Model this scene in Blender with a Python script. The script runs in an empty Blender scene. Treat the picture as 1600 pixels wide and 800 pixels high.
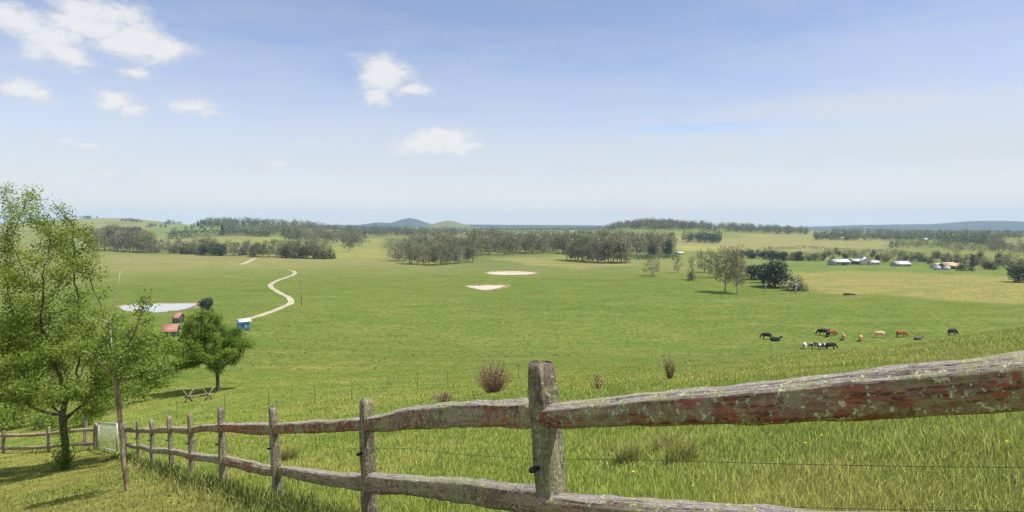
import bpy, bmesh, math, random
import numpy as np
from mathutils import Vector, Matrix

random.seed(7)
RNG = np.random.default_rng(11)
SC = bpy.context.scene
COL = SC.collection
EXPO = 1.0
F = 1000.0            # focal length in photograph pixels (1600 wide)
HOR = 350.0           # eye level row in the photograph

# ------------------------------------------------------------------ helpers
def mesh_np(name, verts, polys, smooth=False, col=None):
    """polys: list of int arrays (n,k)."""
    me = bpy.data.meshes.new(name)
    verts = np.asarray(verts, np.float32)
    me.vertices.add(len(verts))
    me.vertices.foreach_set('co', verts.ravel())
    polys = [np.asarray(p, np.int32) for p in polys if len(p)]
    nl = sum(p.size for p in polys)
    npol = sum(len(p) for p in polys)
    me.loops.add(nl)
    me.polygons.add(npol)
    me.loops.foreach_set('vertex_index', np.concatenate([p.ravel() for p in polys]))
    st, off = [], 0
    for p in polys:
        n, k = p.shape
        st.append(off + np.arange(n, dtype=np.int32) * k)
        off += n * k
    me.polygons.foreach_set('loop_start', np.concatenate(st))
    me.update(calc_edges=True)
    if smooth:
        me.polygons.foreach_set('use_smooth', np.ones(npol, bool))
    if col is not None:
        at = me.color_attributes.new('Col', 'FLOAT_COLOR', 'POINT')
        c = np.ones((len(verts), 4), np.float32)
        c[:, :3] = col
        at.data.foreach_set('color', c.ravel())
    me.validate()
    return me

def link(name, me, mat=None, parent=None, loc=None):
    o = bpy.data.objects.new(name, me)
    COL.objects.link(o)
    if mat is not None and me is not None:
        if len(me.materials) == 0:
            me.materials.append(mat)
    if parent is not None:
        o.parent = parent
    if loc is not None:
        o.location = loc
    return o

def tag(o, label=None, cat=None, group=None, kind=None):
    if label: o['label'] = label
    if cat: o['category'] = cat
    if group: o['group'] = group
    if kind: o['kind'] = kind
    return o

def thing(name, label, cat, loc=(0, 0, 0), rz=0.0, group=None):
    o = bpy.data.objects.new(name, None)
    COL.objects.link(o)
    o.empty_display_size = 0.2
    o.location = loc
    o.rotation_euler = (0, 0, rz)
    return tag(o, label, cat, group)

class MB:
    """collects polygons for ONE mesh"""
    def __init__(self):
        self.v, self.f, self.n = [], {}, 0
    def add(self, v, faces):
        v = np.asarray(v, float)
        for f in faces:
            self.f.setdefault(len(f), []).append([i + self.n for i in f])
        self.v.append(v); self.n += len(v)
    def box(self, c, s, M=None):
        x, y, z = s[0] / 2, s[1] / 2, s[2] / 2
        v = np.array([[a * x, b * y, d * z] for a in (-1, 1) for b in (-1, 1) for d in (-1, 1)])
        if M is not None: v = v @ np.array(M.to_3x3()).T
        v = v + np.array(c)
        self.add(v, [(0, 1, 3, 2), (4, 6, 7, 5), (0, 4, 5, 1), (2, 3, 7, 6), (0, 2, 6, 4), (1, 5, 7, 3)])
    def tube(self, pts, rad, sides=6, cap=True):
        pts = np.asarray(pts, float); n = len(pts)
        rad = np.broadcast_to(np.asarray(rad, float), (n,))
        t = np.gradient(pts, axis=0)
        t /= (np.linalg.norm(t, axis=1, keepdims=True) + 1e-9)
        ref = np.array([0.31, 0.17, 0.93]) if abs(t[0, 2]) < 0.8 else np.array([0.9, 0.3, 0.1])
        a = np.cross(t, ref); a /= (np.linalg.norm(a, axis=1, keepdims=True) + 1e-9)
        b = np.cross(t, a)
        ang = np.linspace(0, 2 * math.pi, sides, endpoint=False)
        ring = pts[:, None, :] + rad[:, None, None] * (np.cos(ang)[None, :, None] * a[:, None, :] + np.sin(ang)[None, :, None] * b[:, None, :])
        fs = []
        for i in range(n - 1):
            for k in range(sides):
                k2 = (k + 1) % sides
                fs.append((i * sides + k, i * sides + k2, (i + 1) * sides + k2, (i + 1) * sides + k))
        if cap:
            fs.append(tuple(range(sides))[::-1]); fs.append(tuple((n - 1) * sides + k for k in range(sides)))
        self.add(ring.reshape(-1, 3), fs)
    def mesh(self, name, smooth=False, col=None):
        return mesh_np(name, np.concatenate(self.v), [np.array(x) for x in self.f.values()], smooth, col)
    def build(self, name, mat, parent=None, smooth=False, loc=None):
        return link(name, self.mesh(name, smooth), mat, parent, loc)

def hash2(ix, iy, seed):
    h = (ix.astype(np.int64) * 374761393 + iy.astype(np.int64) * 668265263 + seed * 982451653) & 0xffffffff
    h = ((h ^ (h >> 13)) * 1274126177) & 0xffffffff
    h = h ^ (h >> 16)
    return (h & 0xffff) / 65535.0

def vnoise(x, y, seed=0):
    x = np.asarray(x, float); y = np.asarray(y, float)
    ix, iy = np.floor(x), np.floor(y)
    fx, fy = x - ix, y - iy
    fx = fx * fx * (3 - 2 * fx); fy = fy * fy * (3 - 2 * fy)
    a = hash2(ix, iy, seed); b = hash2(ix + 1, iy, seed)
    c = hash2(ix, iy + 1, seed); d = hash2(ix + 1, iy + 1, seed)
    return (a * (1 - fx) + b * fx) * (1 - fy) + (c * (1 - fx) + d * fx) * fy

def fbm(x, y, seed=0, oct=4):
    s, a, t = 0.0, 0.5, 0.0
    for i in range(oct):
        s = s + a * vnoise(x * 2 ** i, y * 2 ** i, seed + i * 17); t += a; a *= .5
    return s / t

def sstep(a, b, x):
    t = np.clip((np.asarray(x, float) - a) / (b - a), 0, 1)
    return t * t * (3 - 2 * t)

# ------------------------------------------------------------------ terrain
CU = np.array([-.9, -.6, -.3, 0, .3, .6, .9])
CT = np.arctan(CU)
ROWS = [
 (4,    [672, 627, 582, 537, 492, 447, 402]),
 (6,    [567, 522, 477, 432, 387, 342, 300]),
 (8,    [514, 469, 424, 379, 334, 289, 258]),
 (15,   [440, 395, 350, 305, 262, 232, 215]),
 (25,   [385, 352, 304, 264, 236, 212, 188]),
 (45,   [325, 285, 258, 243, 224, 191, 153]),
 (80,   [245, 218, 220, 220, 209, 193, 184]),
 (160,  [168, 164, 172, 180, 186, 185, 183]),
 (300,  [95, 96, 99, 100, 98, 95, 92]),
 (500,  [56, 57, 60, 61, 61, 60, 58]),
 (900,  [28, 29, 31, 34, 33, 33, 33]),
 (1500, [12, 13, 17, 20, 17, 19, 18]),
 (2500, [6, 5, 9, 12, 11, 14, 14]),
 (4500, [4, 4, 5, 5, 7, 10.5, 10.5]),
 (9000, [1.5, 1.5, 1.5, 1.5, 4.0, 6.5, 6.0]),
 (22000, [.2, .2, .2, .3, 2.5, 3.6, 2.6]),
]
LY = np.log(np.array([r[0] for r in ROWS], float))
ZT = np.array([[-r[1][j] / 1000 * r[0] for j in range(7)] for r in ROWS])
# bumps: (u, depth, height, sigma_x, sigma_y)
HILLS = [
 (-.635, 2300, 26, 120, 250), (-.57, 2300, 9, 170, 300),
 (-.46, 1450, 12, 150, 220), (-.36, 1550, 12, 130, 220),
 (-.75, 1800, 8, 250, 250),
 (.205, 1550, 18, 75, 240), (.29, 1600, 13, 120, 260), (.40, 1750, 6, 220, 260),
 (-.10, 3500, 36, 70, 120), (-.11, 3500, 8, 250, 200),
 (-.160, 7000, 80, 115, 400), (-.208, 7000, 30, 90, 400),
 (.74, 6800, 84, 430, 500), (.57, 6800, 42, 400, 500), (.92, 6800, 52, 600, 500), (.655, 6500, 14, 200, 300), (.46, 6800, 8, 300, 500),
]
def cubic_w(t):
    return (-.5 * t + t * t - .5 * t ** 3, 1 - 2.5 * t * t + 1.5 * t ** 3, .5 * t + 2 * t * t - 1.5 * t ** 3, -.5 * t * t + .5 * t ** 3)

def H(x, y):
    x = np.asarray(x, float); y = np.asarray(y, float)
    sh = np.broadcast(x, y).shape
    x = np.broadcast_to(x, sh).ravel(); y = np.broadcast_to(y, sh).ravel()
    r = np.hypot(x, y)
    th = np.clip(np.arctan2(x, y), CT[0], CT[-1])
    yy = np.maximum(r * np.cos(th), 4.0)
    ly = np.clip(np.log(yy), LY[0], LY[-1] - 1e-6)
    i = np.clip(np.searchsorted(LY, ly, side='right') - 1, 0, len(LY) - 2)
    j = np.clip(np.searchsorted(CT, th, side='right') - 1, 0, 5)
    # hermite in log y with finite difference slopes; catmull in columns
    def rowval(i_, j_):
        return ZT[i_, np.clip(j_, 0, 6)]
    tj = (th - CT[j]) / (CT[j + 1] - CT[j])
    wj = cubic_w(tj)
    def colmix(i_):
        return sum(wj[k] * rowval(i_, j - 1 + k) for k in range(4))
    im, ip = np.maximum(i - 1, 0), np.minimum(i + 2, len(LY) - 1)
    v0, v1, v2, v3 = colmix(im), colmix(i), colmix(i + 1), colmix(ip)
    h = np.exp(LY[i + 1]) - np.exp(LY[i])
    e0, e1, e2, e3 = np.exp(LY[im]), np.exp(LY[i]), np.exp(LY[i + 1]), np.exp(LY[ip])
    s10 = np.where(i > 0, (v1 - v0) / np.maximum(e1 - e0, 1e-6), (v2 - v1) / h)
    s21 = (v2 - v1) / h
    s32 = np.where(ip > i + 1, (v3 - v2) / np.maximum(e3 - e2, 1e-6), s21)
    def lim(a, b):
        return np.where(a * b > 0, 2 * a * b / (a + b + np.where(a + b == 0, 1e-9, 0)), 0.0)
    m1, m2 = lim(s10, s21), lim(s21, s32)
    t = (np.exp(ly) - e1) / h
    zt = (2 * t ** 3 - 3 * t ** 2 + 1) * v1 + (t ** 3 - 2 * t ** 2 + t) * h * m1 + (-2 * t ** 3 + 3 * t ** 2) * v2 + (t ** 3 - t ** 2) * h * m2
    zp = -1.27 + .15 * x - .22 * y
    w = sstep(5, 9, r)
    z = zp * (1 - w) + zt * w
    for (u, d, hh, sx, sy) in HILLS:
        cx = u * d
        z = z + hh * np.exp(-((x - cx) / sx) ** 2 * .5 - ((y - d) / sy) ** 2 * .5)
    far = sstep(900, 2500, r)
    z = z + far * (fbm(x / 400, y / 400, 3) - .5) * 8
    z = z + sstep(25, 60, r) * (1 - .5 * far) * (vnoise(x / 17, y / 17, 5) - .5) * .35 + sstep(3, 10, r) * (vnoise(x / 2.3, y / 2.3, 9) - .5) * .07
    z = z + sstep(4000, 8000, r) * (fbm(x / 700, y / 700, 8) - .5) * 12
    return z.reshape(sh)

def h1(x, y): return float(H(np.array([x]), np.array([y]))[0])

_YS = np.geomspace(3.0, 9500, 1600)
def hit(px, py):
    u = (px - 800) / F; A = (py - HOR) / F
    zz = H(u * _YS, _YS)
    d = zz + A * _YS
    k = np.argmax(d >= 0)
    if d[k] < 0: k = len(_YS) - 1
    if k > 0:
        a, b = d[k - 1], d[k]
        t = 0 if a == b else -a / (b - a)
        yy = _YS[k - 1] + (_YS[k] - _YS[k - 1]) * min(max(t, 0), 1)
    else: yy = _YS[k]
    return Vector((u * yy, yy, h1(u * yy, yy)))

def hit_head(px, py, h):
    u = (px - 800) / F; A = (py - HOR) / F
    ys = np.geomspace(2.0, 60, 3000); d = H(u * ys, ys) + h + A * ys
    k = max(1, int(np.argmax(d >= 0)))
    return Vector((u * ys[k], ys[k], h1(u * ys[k], ys[k])))

def at(px, d):
    u = (px - 800) / F
    return Vector((u * d, d, h1(u * d, d)))

def in_poly(x, y, poly):
    inside = np.zeros(np.shape(x), bool)
    n = len(poly)
    for i in range(n):
        x1, y1 = poly[i]; x2, y2 = poly[(i + 1) % n]
        c = ((y1 > y) != (y2 > y))
        xi = (x2 - x1) * (y - y1) / ((y2 - y1) if y2 != y1 else 1e-9) + x1
        inside ^= c & (x < xi)
    return inside

# main fence posts: (base pixel column, depth)
POSTS = [(867, 3.1), (581, 5.7), (436, 8.2), (350, 10.7), (300, 13.2), (268, 15.7), (239, 18.3), (217, 20.9), (193, 23.3)]
PB = [Vector((2.05, 0.45, h1(2.05, .45)))] + [at(*p) for p in POSTS]
GATE_L = at(150, 26.6); GATE_R = at(184, 23.9)
LF = [GATE_L.copy(), at(76, 28.2), at(6, 30.2), at(-70, 32.5)]
YARD = [(8, -8)] + [(p.x, p.y) for p in PB] + [(p.x, p.y) for p in LF] + [(-45, 30), (-45, -25), (8, -25)]

def gauss_poly(x, y, pix, grow=0):
    pts = [hit(*p) for p in pix]
    return in_poly(x, y, [(p.x, p.y) for p in pts])

# ------------------------------------------------------------------ materials
def new_mat(name):
    m = bpy.data.materials.new(name); m.use_nodes = True
    nt = m.node_tree; nt.nodes.clear()
    out = nt.nodes.new('ShaderNodeOutputMaterial')
    return m, nt, out

class NB:
    def __init__(self, nt): self.nt = nt
    def n(self, t, **kw):
        nd = self.nt.nodes.new(t)
        for k, v in kw.items(): setattr(nd, k, v)
        return nd
    def l(self, a, b): self.nt.links.new(a, b)
    def _in(self, sock, v):
        if hasattr(v, 'is_output') or isinstance(v, bpy.types.NodeSocket): self.l(v, sock)
        else: sock.default_value = v
    def math(self, op, a, b=0.0, c=0.0, clamp=False):
        nd = self.n('ShaderNodeMath', operation=op); nd.use_clamp = clamp
        self._in(nd.inputs[0], a); self._in(nd.inputs[1], b); self._in(nd.inputs[2], c)
        return nd.outputs[0]
    def vmath(self, op, a, b=(0, 0, 0)):
        nd = self.n('ShaderNodeVectorMath', operation=op)
        self._in(nd.inputs[0], a); self._in(nd.inputs[1], b)
        return nd.outputs['Value'] if op in ('LENGTH', 'DOT_PRODUCT') else nd.outputs[0]
    def mix(self, f, a, b, blend='MIX'):
        nd = self.n('ShaderNodeMix', data_type='RGBA', blend_type=blend)
        self._in(nd.inputs[0], f)
        self._in(nd.inputs[6], a if not isinstance(a, tuple) else (*a[:3], 1))
        self._in(nd.inputs[7], b if not isinstance(b, tuple) else (*b[:3], 1))
        return nd.outputs[2]
    def noise(self, vec, scale, detail=4, rough=.55, dist=0.0):
        nd = self.n('ShaderNodeTexNoise')
        if vec is not None: self.l(vec, nd.inputs['Vector'])
        nd.inputs['Scale'].default_value = scale; nd.inputs['Detail'].default_value = detail
        nd.inputs['Roughness'].default_value = rough; nd.inputs['Distortion'].default_value = dist
        return nd.outputs['Fac']
    def ss(self, a, b, x):
        nd = self.n('ShaderNodeMapRange', interpolation_type='SMOOTHSTEP')
        self._in(nd.inputs[0], x); nd.inputs[1].default_value = a; nd.inputs[2].default_value = b
        return nd.outputs[0]
    def map(self, vec, scale=(1, 1, 1), loc=(0, 0, 0), rot=(0, 0, 0)):
        nd = self.n('ShaderNodeMapping')
        self.l(vec, nd.inputs[0]); nd.inputs[1].default_value = loc; nd.inputs[2].default_value = rot; nd.inputs[3].default_value = scale
        return nd.outputs[0]

def pmat(name, color, rough=.7, spec=.3, metal=0.0, vary=.15, scale=6.0, bump=.0, bscale=30.0):
    m, nt, out = new_mat(name); b = NB(nt)
    p = b.n('ShaderNodeBsdfPrincipled'); b.l(p.outputs[0], out.inputs[0])
    tc = b.n('ShaderNodeTexCoord')
    f = b.noise(tc.outputs['Object'], scale)
    c0 = tuple(max(0, c * (1 - vary)) for c in color); c1 = tuple(min(1, c * (1 + vary)) for c in color)
    b.l(b.mix(b.ss(.3, .7, f), c0, c1), p.inputs['Base Color'])
    p.inputs['Roughness'].default_value = rough; p.inputs['Metallic'].default_value = metal
    p.inputs['Specular IOR Level'].default_value = spec
    if bump:
        bn = b.n('ShaderNodeBump'); bn.inputs['Strength'].default_value = bump; bn.inputs['Distance'].default_value = .02
        b.l(b.noise(tc.outputs['Object'], bscale), bn.inputs['Height']); b.l(bn.outputs[0], p.inputs['Normal'])
    return m

def leaf_mat(name, c_dark, c_light, trans=.35, obj_var=.25, rough=.55, gloss=.06):
    """leaf colour from a per-leaf attribute between two colours, varied per tree"""
    m, nt, out = new_mat(name); b = NB(nt)
    at_ = b.n('ShaderNodeAttribute', attribute_name='Col')
    sep = b.n('ShaderNodeSeparateColor'); b.l(at_.outputs['Color'], sep.inputs[0])
    col = b.mix(sep.outputs[0], c_dark, c_light)
    oi = b.n('ShaderNodeObjectInfo')
    k = b.math('MULTIPLY_ADD', oi.outputs['Random'], 2 * obj_var, 1 - obj_var)
    hs = b.n('ShaderNodeHueSaturation'); b.l(col, hs.inputs['Color']); b.l(k, hs.inputs['Value'])
    h2 = b.math('MULTIPLY_ADD', b.math('FRACT', b.math('MULTIPLY', oi.outputs['Random'], 7.31)), .05 * (obj_var / .25), .5 - .025 * (obj_var / .25))
    b.l(h2, hs.inputs['Hue'])
    d = b.n('ShaderNodeBsdfDiffuse'); t = b.n('ShaderNodeBsdfTranslucent')
    b.l(hs.outputs[0], d.inputs[0])
    ty = b.mix(.4, hs.outputs[0], (.20, .27, .03))
    b.l(ty, t.inputs[0])
    ms = b.n('ShaderNodeMixShader'); ms.inputs[0].default_value = trans
    b.l(d.outputs[0], ms.inputs[1]); b.l(t.outputs[0], ms.inputs[2])
    g = b.n('ShaderNodeBsdfGlossy'); g.inputs['Roughness'].default_value = rough; g.inputs[0].default_value = (.8, .85, .8, 1)
    m2 = b.n('ShaderNodeMixShader'); m2.inputs[0].default_value = gloss
    b.l(ms.outputs[0], m2.inputs[1]); b.l(g.outputs[0], m2.inputs[2])
    b.l(m2.outputs[0], out.inputs[0])
    return m

def grass_mat(name, trans=.35, gloss=.04):
    m, nt, out = new_mat(name); b = NB(nt)
    a = b.n('ShaderNodeAttribute', attribute_name='Col')
    d = b.n('ShaderNodeBsdfDiffuse'); t = b.n('ShaderNodeBsdfTranslucent'); g = b.n('ShaderNodeBsdfGlossy')
    g.inputs['Roughness'].default_value = .5
    geo = b.n('ShaderNodeNewGeometry')
    nn = b.vmath('NORMALIZE', b.vmath('ADD', b.vmath('MULTIPLY', geo.outputs['Normal'], (.45, .45, .45)), (0, 0, .8)))
    b.l(nn, d.inputs['Normal'])
    b.l(a.outputs['Color'], d.inputs[0]); b.l(a.outputs['Color'], t.inputs[0])
    ms = b.n('ShaderNodeMixShader'); ms.inputs[0].default_value = trans
    b.l(d.outputs[0], ms.inputs[1]); b.l(t.outputs[0], ms.inputs[2])
    m2 = b.n('ShaderNodeMixShader'); m2.inputs[0].default_value = gloss
    b.l(ms.outputs[0], m2.inputs[1]); b.l(g.outputs[0], m2.inputs[2])
    b.l(m2.outputs[0], out.inputs[0])
    return m

def ground_mat():
    m, nt, out = new_mat('ground_cover'); b = NB(nt)
    p = b.n('ShaderNodeBsdfDiffuse'); b.l(p.outputs[0], out.inputs[0])
    a = b.n('ShaderNodeAttribute', attribute_name='Col')
    geo = b.n('ShaderNodeNewGeometry'); P = geo.outputs['Position']
    n1 = b.noise(b.map(P, (.9, .9, .9)), 1.0, 6, .65)
    n2 = b.noise(b.map(P, (.06, .12, .1)), 1.0, 5, .6)
    n3 = b.noise(b.map(P, (.012, .03, .02)), 1.0, 4, .55)
    n4 = b.noise(b.map(P, (.25, .5, .3)), 1.0, 5, .7)
    c = a.outputs['Color']
    c = b.mix(b.ss(.35, .7, n1), b.mix(1.0, c, (.66, .74, .62), 'MULTIPLY'), b.mix(1.0, c, (1.3, 1.22, 1.25), 'MULTIPLY'))
    c = b.mix(b.math('MULTIPLY', b.ss(.42, .62, n2), .7), c, b.mix(1.0, c, (1.36, 1.14, 1.3), 'MULTIPLY'))
    n5 = b.noise(b.map(P, (.035, .05, .05), (3, 8, 0)), 1.0, 7, .68, .6)
    c = b.mix(b.math('MULTIPLY', b.ss(.5, .66, n5), .6), c, b.mix(1.0, c, (.74, .90, .72), 'MULTIPLY'))
    c = b.mix(b.math('MULTIPLY', b.ss(.60, .70, b.noise(b.map(P, (.14, .2, .2), (1, 5, 0)), 1.0, 6, .7, .4)), .35), c, (.25, .22, .09))
    c = b.mix(b.math('MULTIPLY', b.ss(.45, .65, n3), .6), c, b.mix(1.0, c, (.80, .90, .82), 'MULTIPLY'))
    c = b.mix(b.math('MULTIPLY', b.ss(.55, .72, n4), .35), c, b.mix(1.0, c, (.7, .78, .66), 'MULTIPLY'))
    b.l(c, p.inputs[0])
    bn = b.n('ShaderNodeBump'); bn.inputs['Strength'].default_value = .6; bn.inputs['Distance'].default_value = .25
    b.l(n1, bn.inputs['Height']); b.l(bn.outputs[0], p.inputs['Normal'])
    return m

def wood_mat(name, axis, post=False):
    """weathered split hardwood: grey, old red stain, lichen. axis: grain axis 0=x 2=z"""
    m, nt, out = new_mat(name); b = NB(nt)
    p = b.n('ShaderNodeBsdfPrincipled'); b.l(p.outputs[0], out.inputs[0])
    tc = b.n('ShaderNodeTexCoord'); oi = b.n('ShaderNodeObjectInfo')
    off = b.n('ShaderNodeCombineXYZ')
    b.l(b.math('MULTIPLY', oi.outputs['Random'], 37.0), off.inputs[0]); b.l(b.math('MULTIPLY', oi.outputs['Random'], 91.0), off.inputs[1])
    P = b.vmath('ADD', tc.outputs['Object'], off.outputs[0])
    s = [22, 22, 22]; s[axis] = 1.6
    s2 = [60, 60, 60]; s2[axis] = 3.0
    gr = b.noise(b.map(P, tuple(s)), 1.0, 5, .65, .4)
    gr2 = b.noise(b.map(P, tuple(s2)), 1.0, 5, .7, .2)
    sm = [7, 7, 7]; sm[axis] = 4.0
    blot = b.noise(b.map(P, tuple(sm)), 1.0, 5, .6)
    if post:
        c = b.mix(b.ss(.35, .68, gr), (.14, .112, .088), (.40, .34, .285))
    else:
        c = b.mix(b.ss(.35, .68, gr), (.235, .165, .115), (.50, .385, .28))
    c = b.mix(b.math('MULTIPLY', b.ss(.48, .62, gr2), .5), c, (.075, .055, .043))
    # old red stain, amount per piece from the object's own property
    ra = b.n('ShaderNodeAttribute', attribute_type='OBJECT', attribute_name='stain')
    red = b.noise(b.map(P, tuple(v * .5 for v in sm)), 1.0, 6, .7)
    rf = b.math('MULTIPLY', b.ss(.0, .13, b.math('ADD', red, b.math('SUBTRACT', ra.outputs['Fac'], 1.0))), .85)
    redc = b.mix(gr2, (.20, .05, .03), (.46, .14, .09))
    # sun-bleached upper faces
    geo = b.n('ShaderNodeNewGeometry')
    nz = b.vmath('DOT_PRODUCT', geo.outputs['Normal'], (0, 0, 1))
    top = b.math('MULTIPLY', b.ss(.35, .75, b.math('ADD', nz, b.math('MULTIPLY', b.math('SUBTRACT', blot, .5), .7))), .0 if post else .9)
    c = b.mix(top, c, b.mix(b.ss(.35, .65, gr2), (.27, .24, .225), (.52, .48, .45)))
    # crust of grime, algae and flaking stain, patchy at the scale of a thumb
    m1 = b.noise(b.map(P, (38, 38, 38) if post else (26 if axis == 0 else 40, 40, 40)), 1.0, 6, .72, .5)
    m2 = b.noise(b.map(P, (19, 23, 23)), 1.0, 5, .7, .8)
    side = b.math('SUBTRACT', 1.0, b.ss(.3, .7, nz))
    c = b.mix(b.math('MULTIPLY', b.math('MULTIPLY', b.ss(.52, .60, m1), .55), side), c, (.11, .08, .055))
    c = b.mix(b.math('MULTIPLY', b.math('MULTIPLY', b.ss(.52, .60, m2), .35 if post else .65), side), c, (.31, .30, .16))
    c = b.mix(b.math('MULTIPLY', b.ss(.56, .62, b.noise(b.map(P, (31, 47, 47), (4, 2, 7)), 1.0, 5, .7, .4)), .25 if post else .5), c, (.30, .125, .08))
    c = b.mix(b.math('MULTIPLY', b.math('MULTIPLY', rf, side), b.math('SUBTRACT', 1.0, b.math('MULTIPLY', b.ss(.50, .62, m1), .6))), c, redc)
    ck = b.math('ABSOLUTE', b.math('SUBTRACT', gr, .5))
    c = b.mix(b.math('MULTIPLY', b.ss(.022, .004, ck), .8), c, (.035, .026, .02))
    # lichen: pale green blotches and small crusts
    l1 = b.noise(b.map(P, (13, 17, 17)), 1.0, 7, .75, .2)
    l2 = b.noise(b.map(P, (55, 55, 55)), 1.0, 4, .65, .2)
    l3 = b.noise(b.map(P, (2.2, 2.2, 2.2)), 1.0, 3, .5)
    lf = b.math('MULTIPLY', b.ss(.455, .57, b.math('ADD', l1, b.math('MULTIPLY', b.math('SUBTRACT', l3, .5), .6))), .45 if post else .75)
    c = b.mix(lf, c, b.mix(b.ss(.4, .6, l2), (.27, .27, .14), (.52, .52, .31)))
    lf2 = b.math('MULTIPLY', b.ss(.555, .62, b.math('ADD', l2, b.math('MULTIPLY', b.math('SUBTRACT', l1, .5), .5))), .5 if post else .85)
    c = b.mix(lf2, c, b.mix(l1, (.58, .58, .28), (.70, .68, .52)))
    dk = b.math('MULTIPLY', b.ss(.58, .68, b.noise(b.map(P, (14, 14, 14)), 1.0, 5, .7)), .55)
    c = b.mix(dk, c, (.05, .045, .032))
    b.l(c, p.inputs['Base Color'])
    p.inputs['Roughness'].default_value = .9; p.inputs['Specular IOR Level'].default_value = .15
    bn = b.n('ShaderNodeBump'); bn.inputs['Strength'].default_value = 1.0; bn.inputs['Distance'].default_value = .016
    hh = b.math('ADD', b.math('ADD', gr2, b.math('ADD', gr, b.math('MULTIPLY', m1, .7))), b.math('MULTIPLY', lf2, .6))
    b.l(hh, bn.inputs['Height']); b.l(bn.outputs[0], p.inputs['Normal'])
    return m

def bark_mat(name, c0, c1, sc=12):
    m, nt, out = new_mat(name); b = NB(nt)
    p = b.n('ShaderNodeBsdfPrincipled'); b.l(p.outputs[0], out.inputs[0])
    tc = b.n('ShaderNodeTexCoord')
    f = b.noise(b.map(tc.outputs['Object'], (sc, sc, sc * .3)), 1.0, 5, .65)
    b.l(b.mix(b.ss(.35, .65, f), c0, c1), p.inputs['Base Color'])
    p.inputs['Roughness'].default_value = .9; p.inputs['Specular IOR Level'].default_value = .1
    bn = b.n('ShaderNodeBump'); bn.inputs['Strength'].default_value = .6; bn.inputs['Distance'].default_value = .03
    b.l(f, bn.inputs['Height']); b.l(bn.outputs[0], p.inputs['Normal'])
    return m

def water_mat():
    m, nt, out = new_mat('silty_water'); b = NB(nt)
    p = b.n('ShaderNodeBsdfPrincipled'); b.l(p.outputs[0], out.inputs[0])
    geo = b.n('ShaderNodeNewGeometry')
    f = b.noise(b.map(geo.outputs['Position'], (.12, .12, .12)), 1.0, 4)
    b.l(b.mix(f, (.34, .325, .29), (.46, .44, .40)), p.inputs['Base Color'])
    p.inputs['Roughness'].default_value = .12; p.inputs['IOR'].default_value = 1.33
    bn = b.n('ShaderNodeBump'); bn.inputs['Strength'].default_value = .15; bn.inputs['Distance'].default_value = .05
    b.l(b.noise(b.map(geo.outputs['Position'], (1.2, .4, 1)), 1.0, 3), bn.inputs['Height']); b.l(bn.outputs[0], p.inputs['Normal'])
    return m

M = {}
M['ground'] = ground_mat()
M['grass'] = grass_mat('grass_blades')
M['rail'] = wood_mat('split_rail_wood', 0)
M['post'] = wood_mat('split_post_wood', 2, True)
M['gum_leaf'] = leaf_mat('gum_foliage', (.080, .084, .042), (.250, .240, .105), .42, .38)
M['gum_dry_leaf'] = leaf_mat('pinkish_gum_foliage', (.105, .092, .060), (.280, .240, .150), .42, .32)
M['dark_leaf'] = leaf_mat('dark_foliage', (.010, .022, .010), (.045, .078, .026), .15, .2)
M['conifer_leaf'] = leaf_mat('conifer_foliage', (.008, .018, .012), (.03, .05, .028), .1, .2)
M['wood_leaf'] = leaf_mat('woodland_foliage', (.035, .046, .026), (.115, .122, .062), .3, .3)
M['scrub_leaf'] = leaf_mat('olive_scrub', (.07, .08, .032), (.21, .20, .09), .3, .25)
M['elm_leaf'] = leaf_mat('fresh_foliage', (.105, .180, .018), (.30, .38, .060), .52, .05, .55, .02)
M['round_leaf'] = leaf_mat('dense_green_foliage', (.075, .150, .012), (.285, .375, .045), .5, .05, .55, .02)
M['pale_leaf'] = leaf_mat('pale_green_foliage', (.11, .19, .022), (.27, .36, .07), .5, .05, .55, .02)
M['bright_leaf'] = leaf_mat('bright_shrub_foliage', (.05, .10, .02), (.13, .2, .04), .3, .15)
M['brown_stalk'] = leaf_mat('dry_brown_stalks', (.13, .075, .045), (.36, .235, .145), .15, .15)
M['bark'] = bark_mat('dark_bark', (.05, .04, .03), (.16, .13, .10))
M['bark_grey'] = bark_mat('grey_bark', (.12, .09, .065), (.30, .24, .18))
M['bark_gum'] = bark_mat('gum_bark', (.16, .11, .08), (.42, .36, .30), 3)
M['bark_dead'] = bark_mat('bleached_dead_wood', (.30, .27, .24), (.58, .54, .50), 5)
M['water'] = water_mat()
M['bed'] = pmat('pale_dry_clay_bed', (.46, .41, .33), .8, .2, 0, .14, .12)
M['clay'] = pmat('ochre_clay', (.25, .19, .10), .95, .1, 0, .35, .3)
M['track'] = grass_mat('track_gravel', 0.0, 0.0)
M['gravel'] = pmat('pale_gravel', (.40, .35, .25), .95, .1, 0, .2, .7, .3, 3)
M['steel'] = pmat('dull_galvanised_steel', (.33, .34, .33), .5, .4, .6, .2)
M['galv'] = pmat('galvanised_gate_steel', (.52, .54, .53), .45, .5, .25, .1)
M['picket'] = pmat('dark_steel_picket', (.06, .055, .045), .8, .2, 0, .3)
M['black'] = pmat('black_insulator', (.015, .015, .017), .5, .4)

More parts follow.
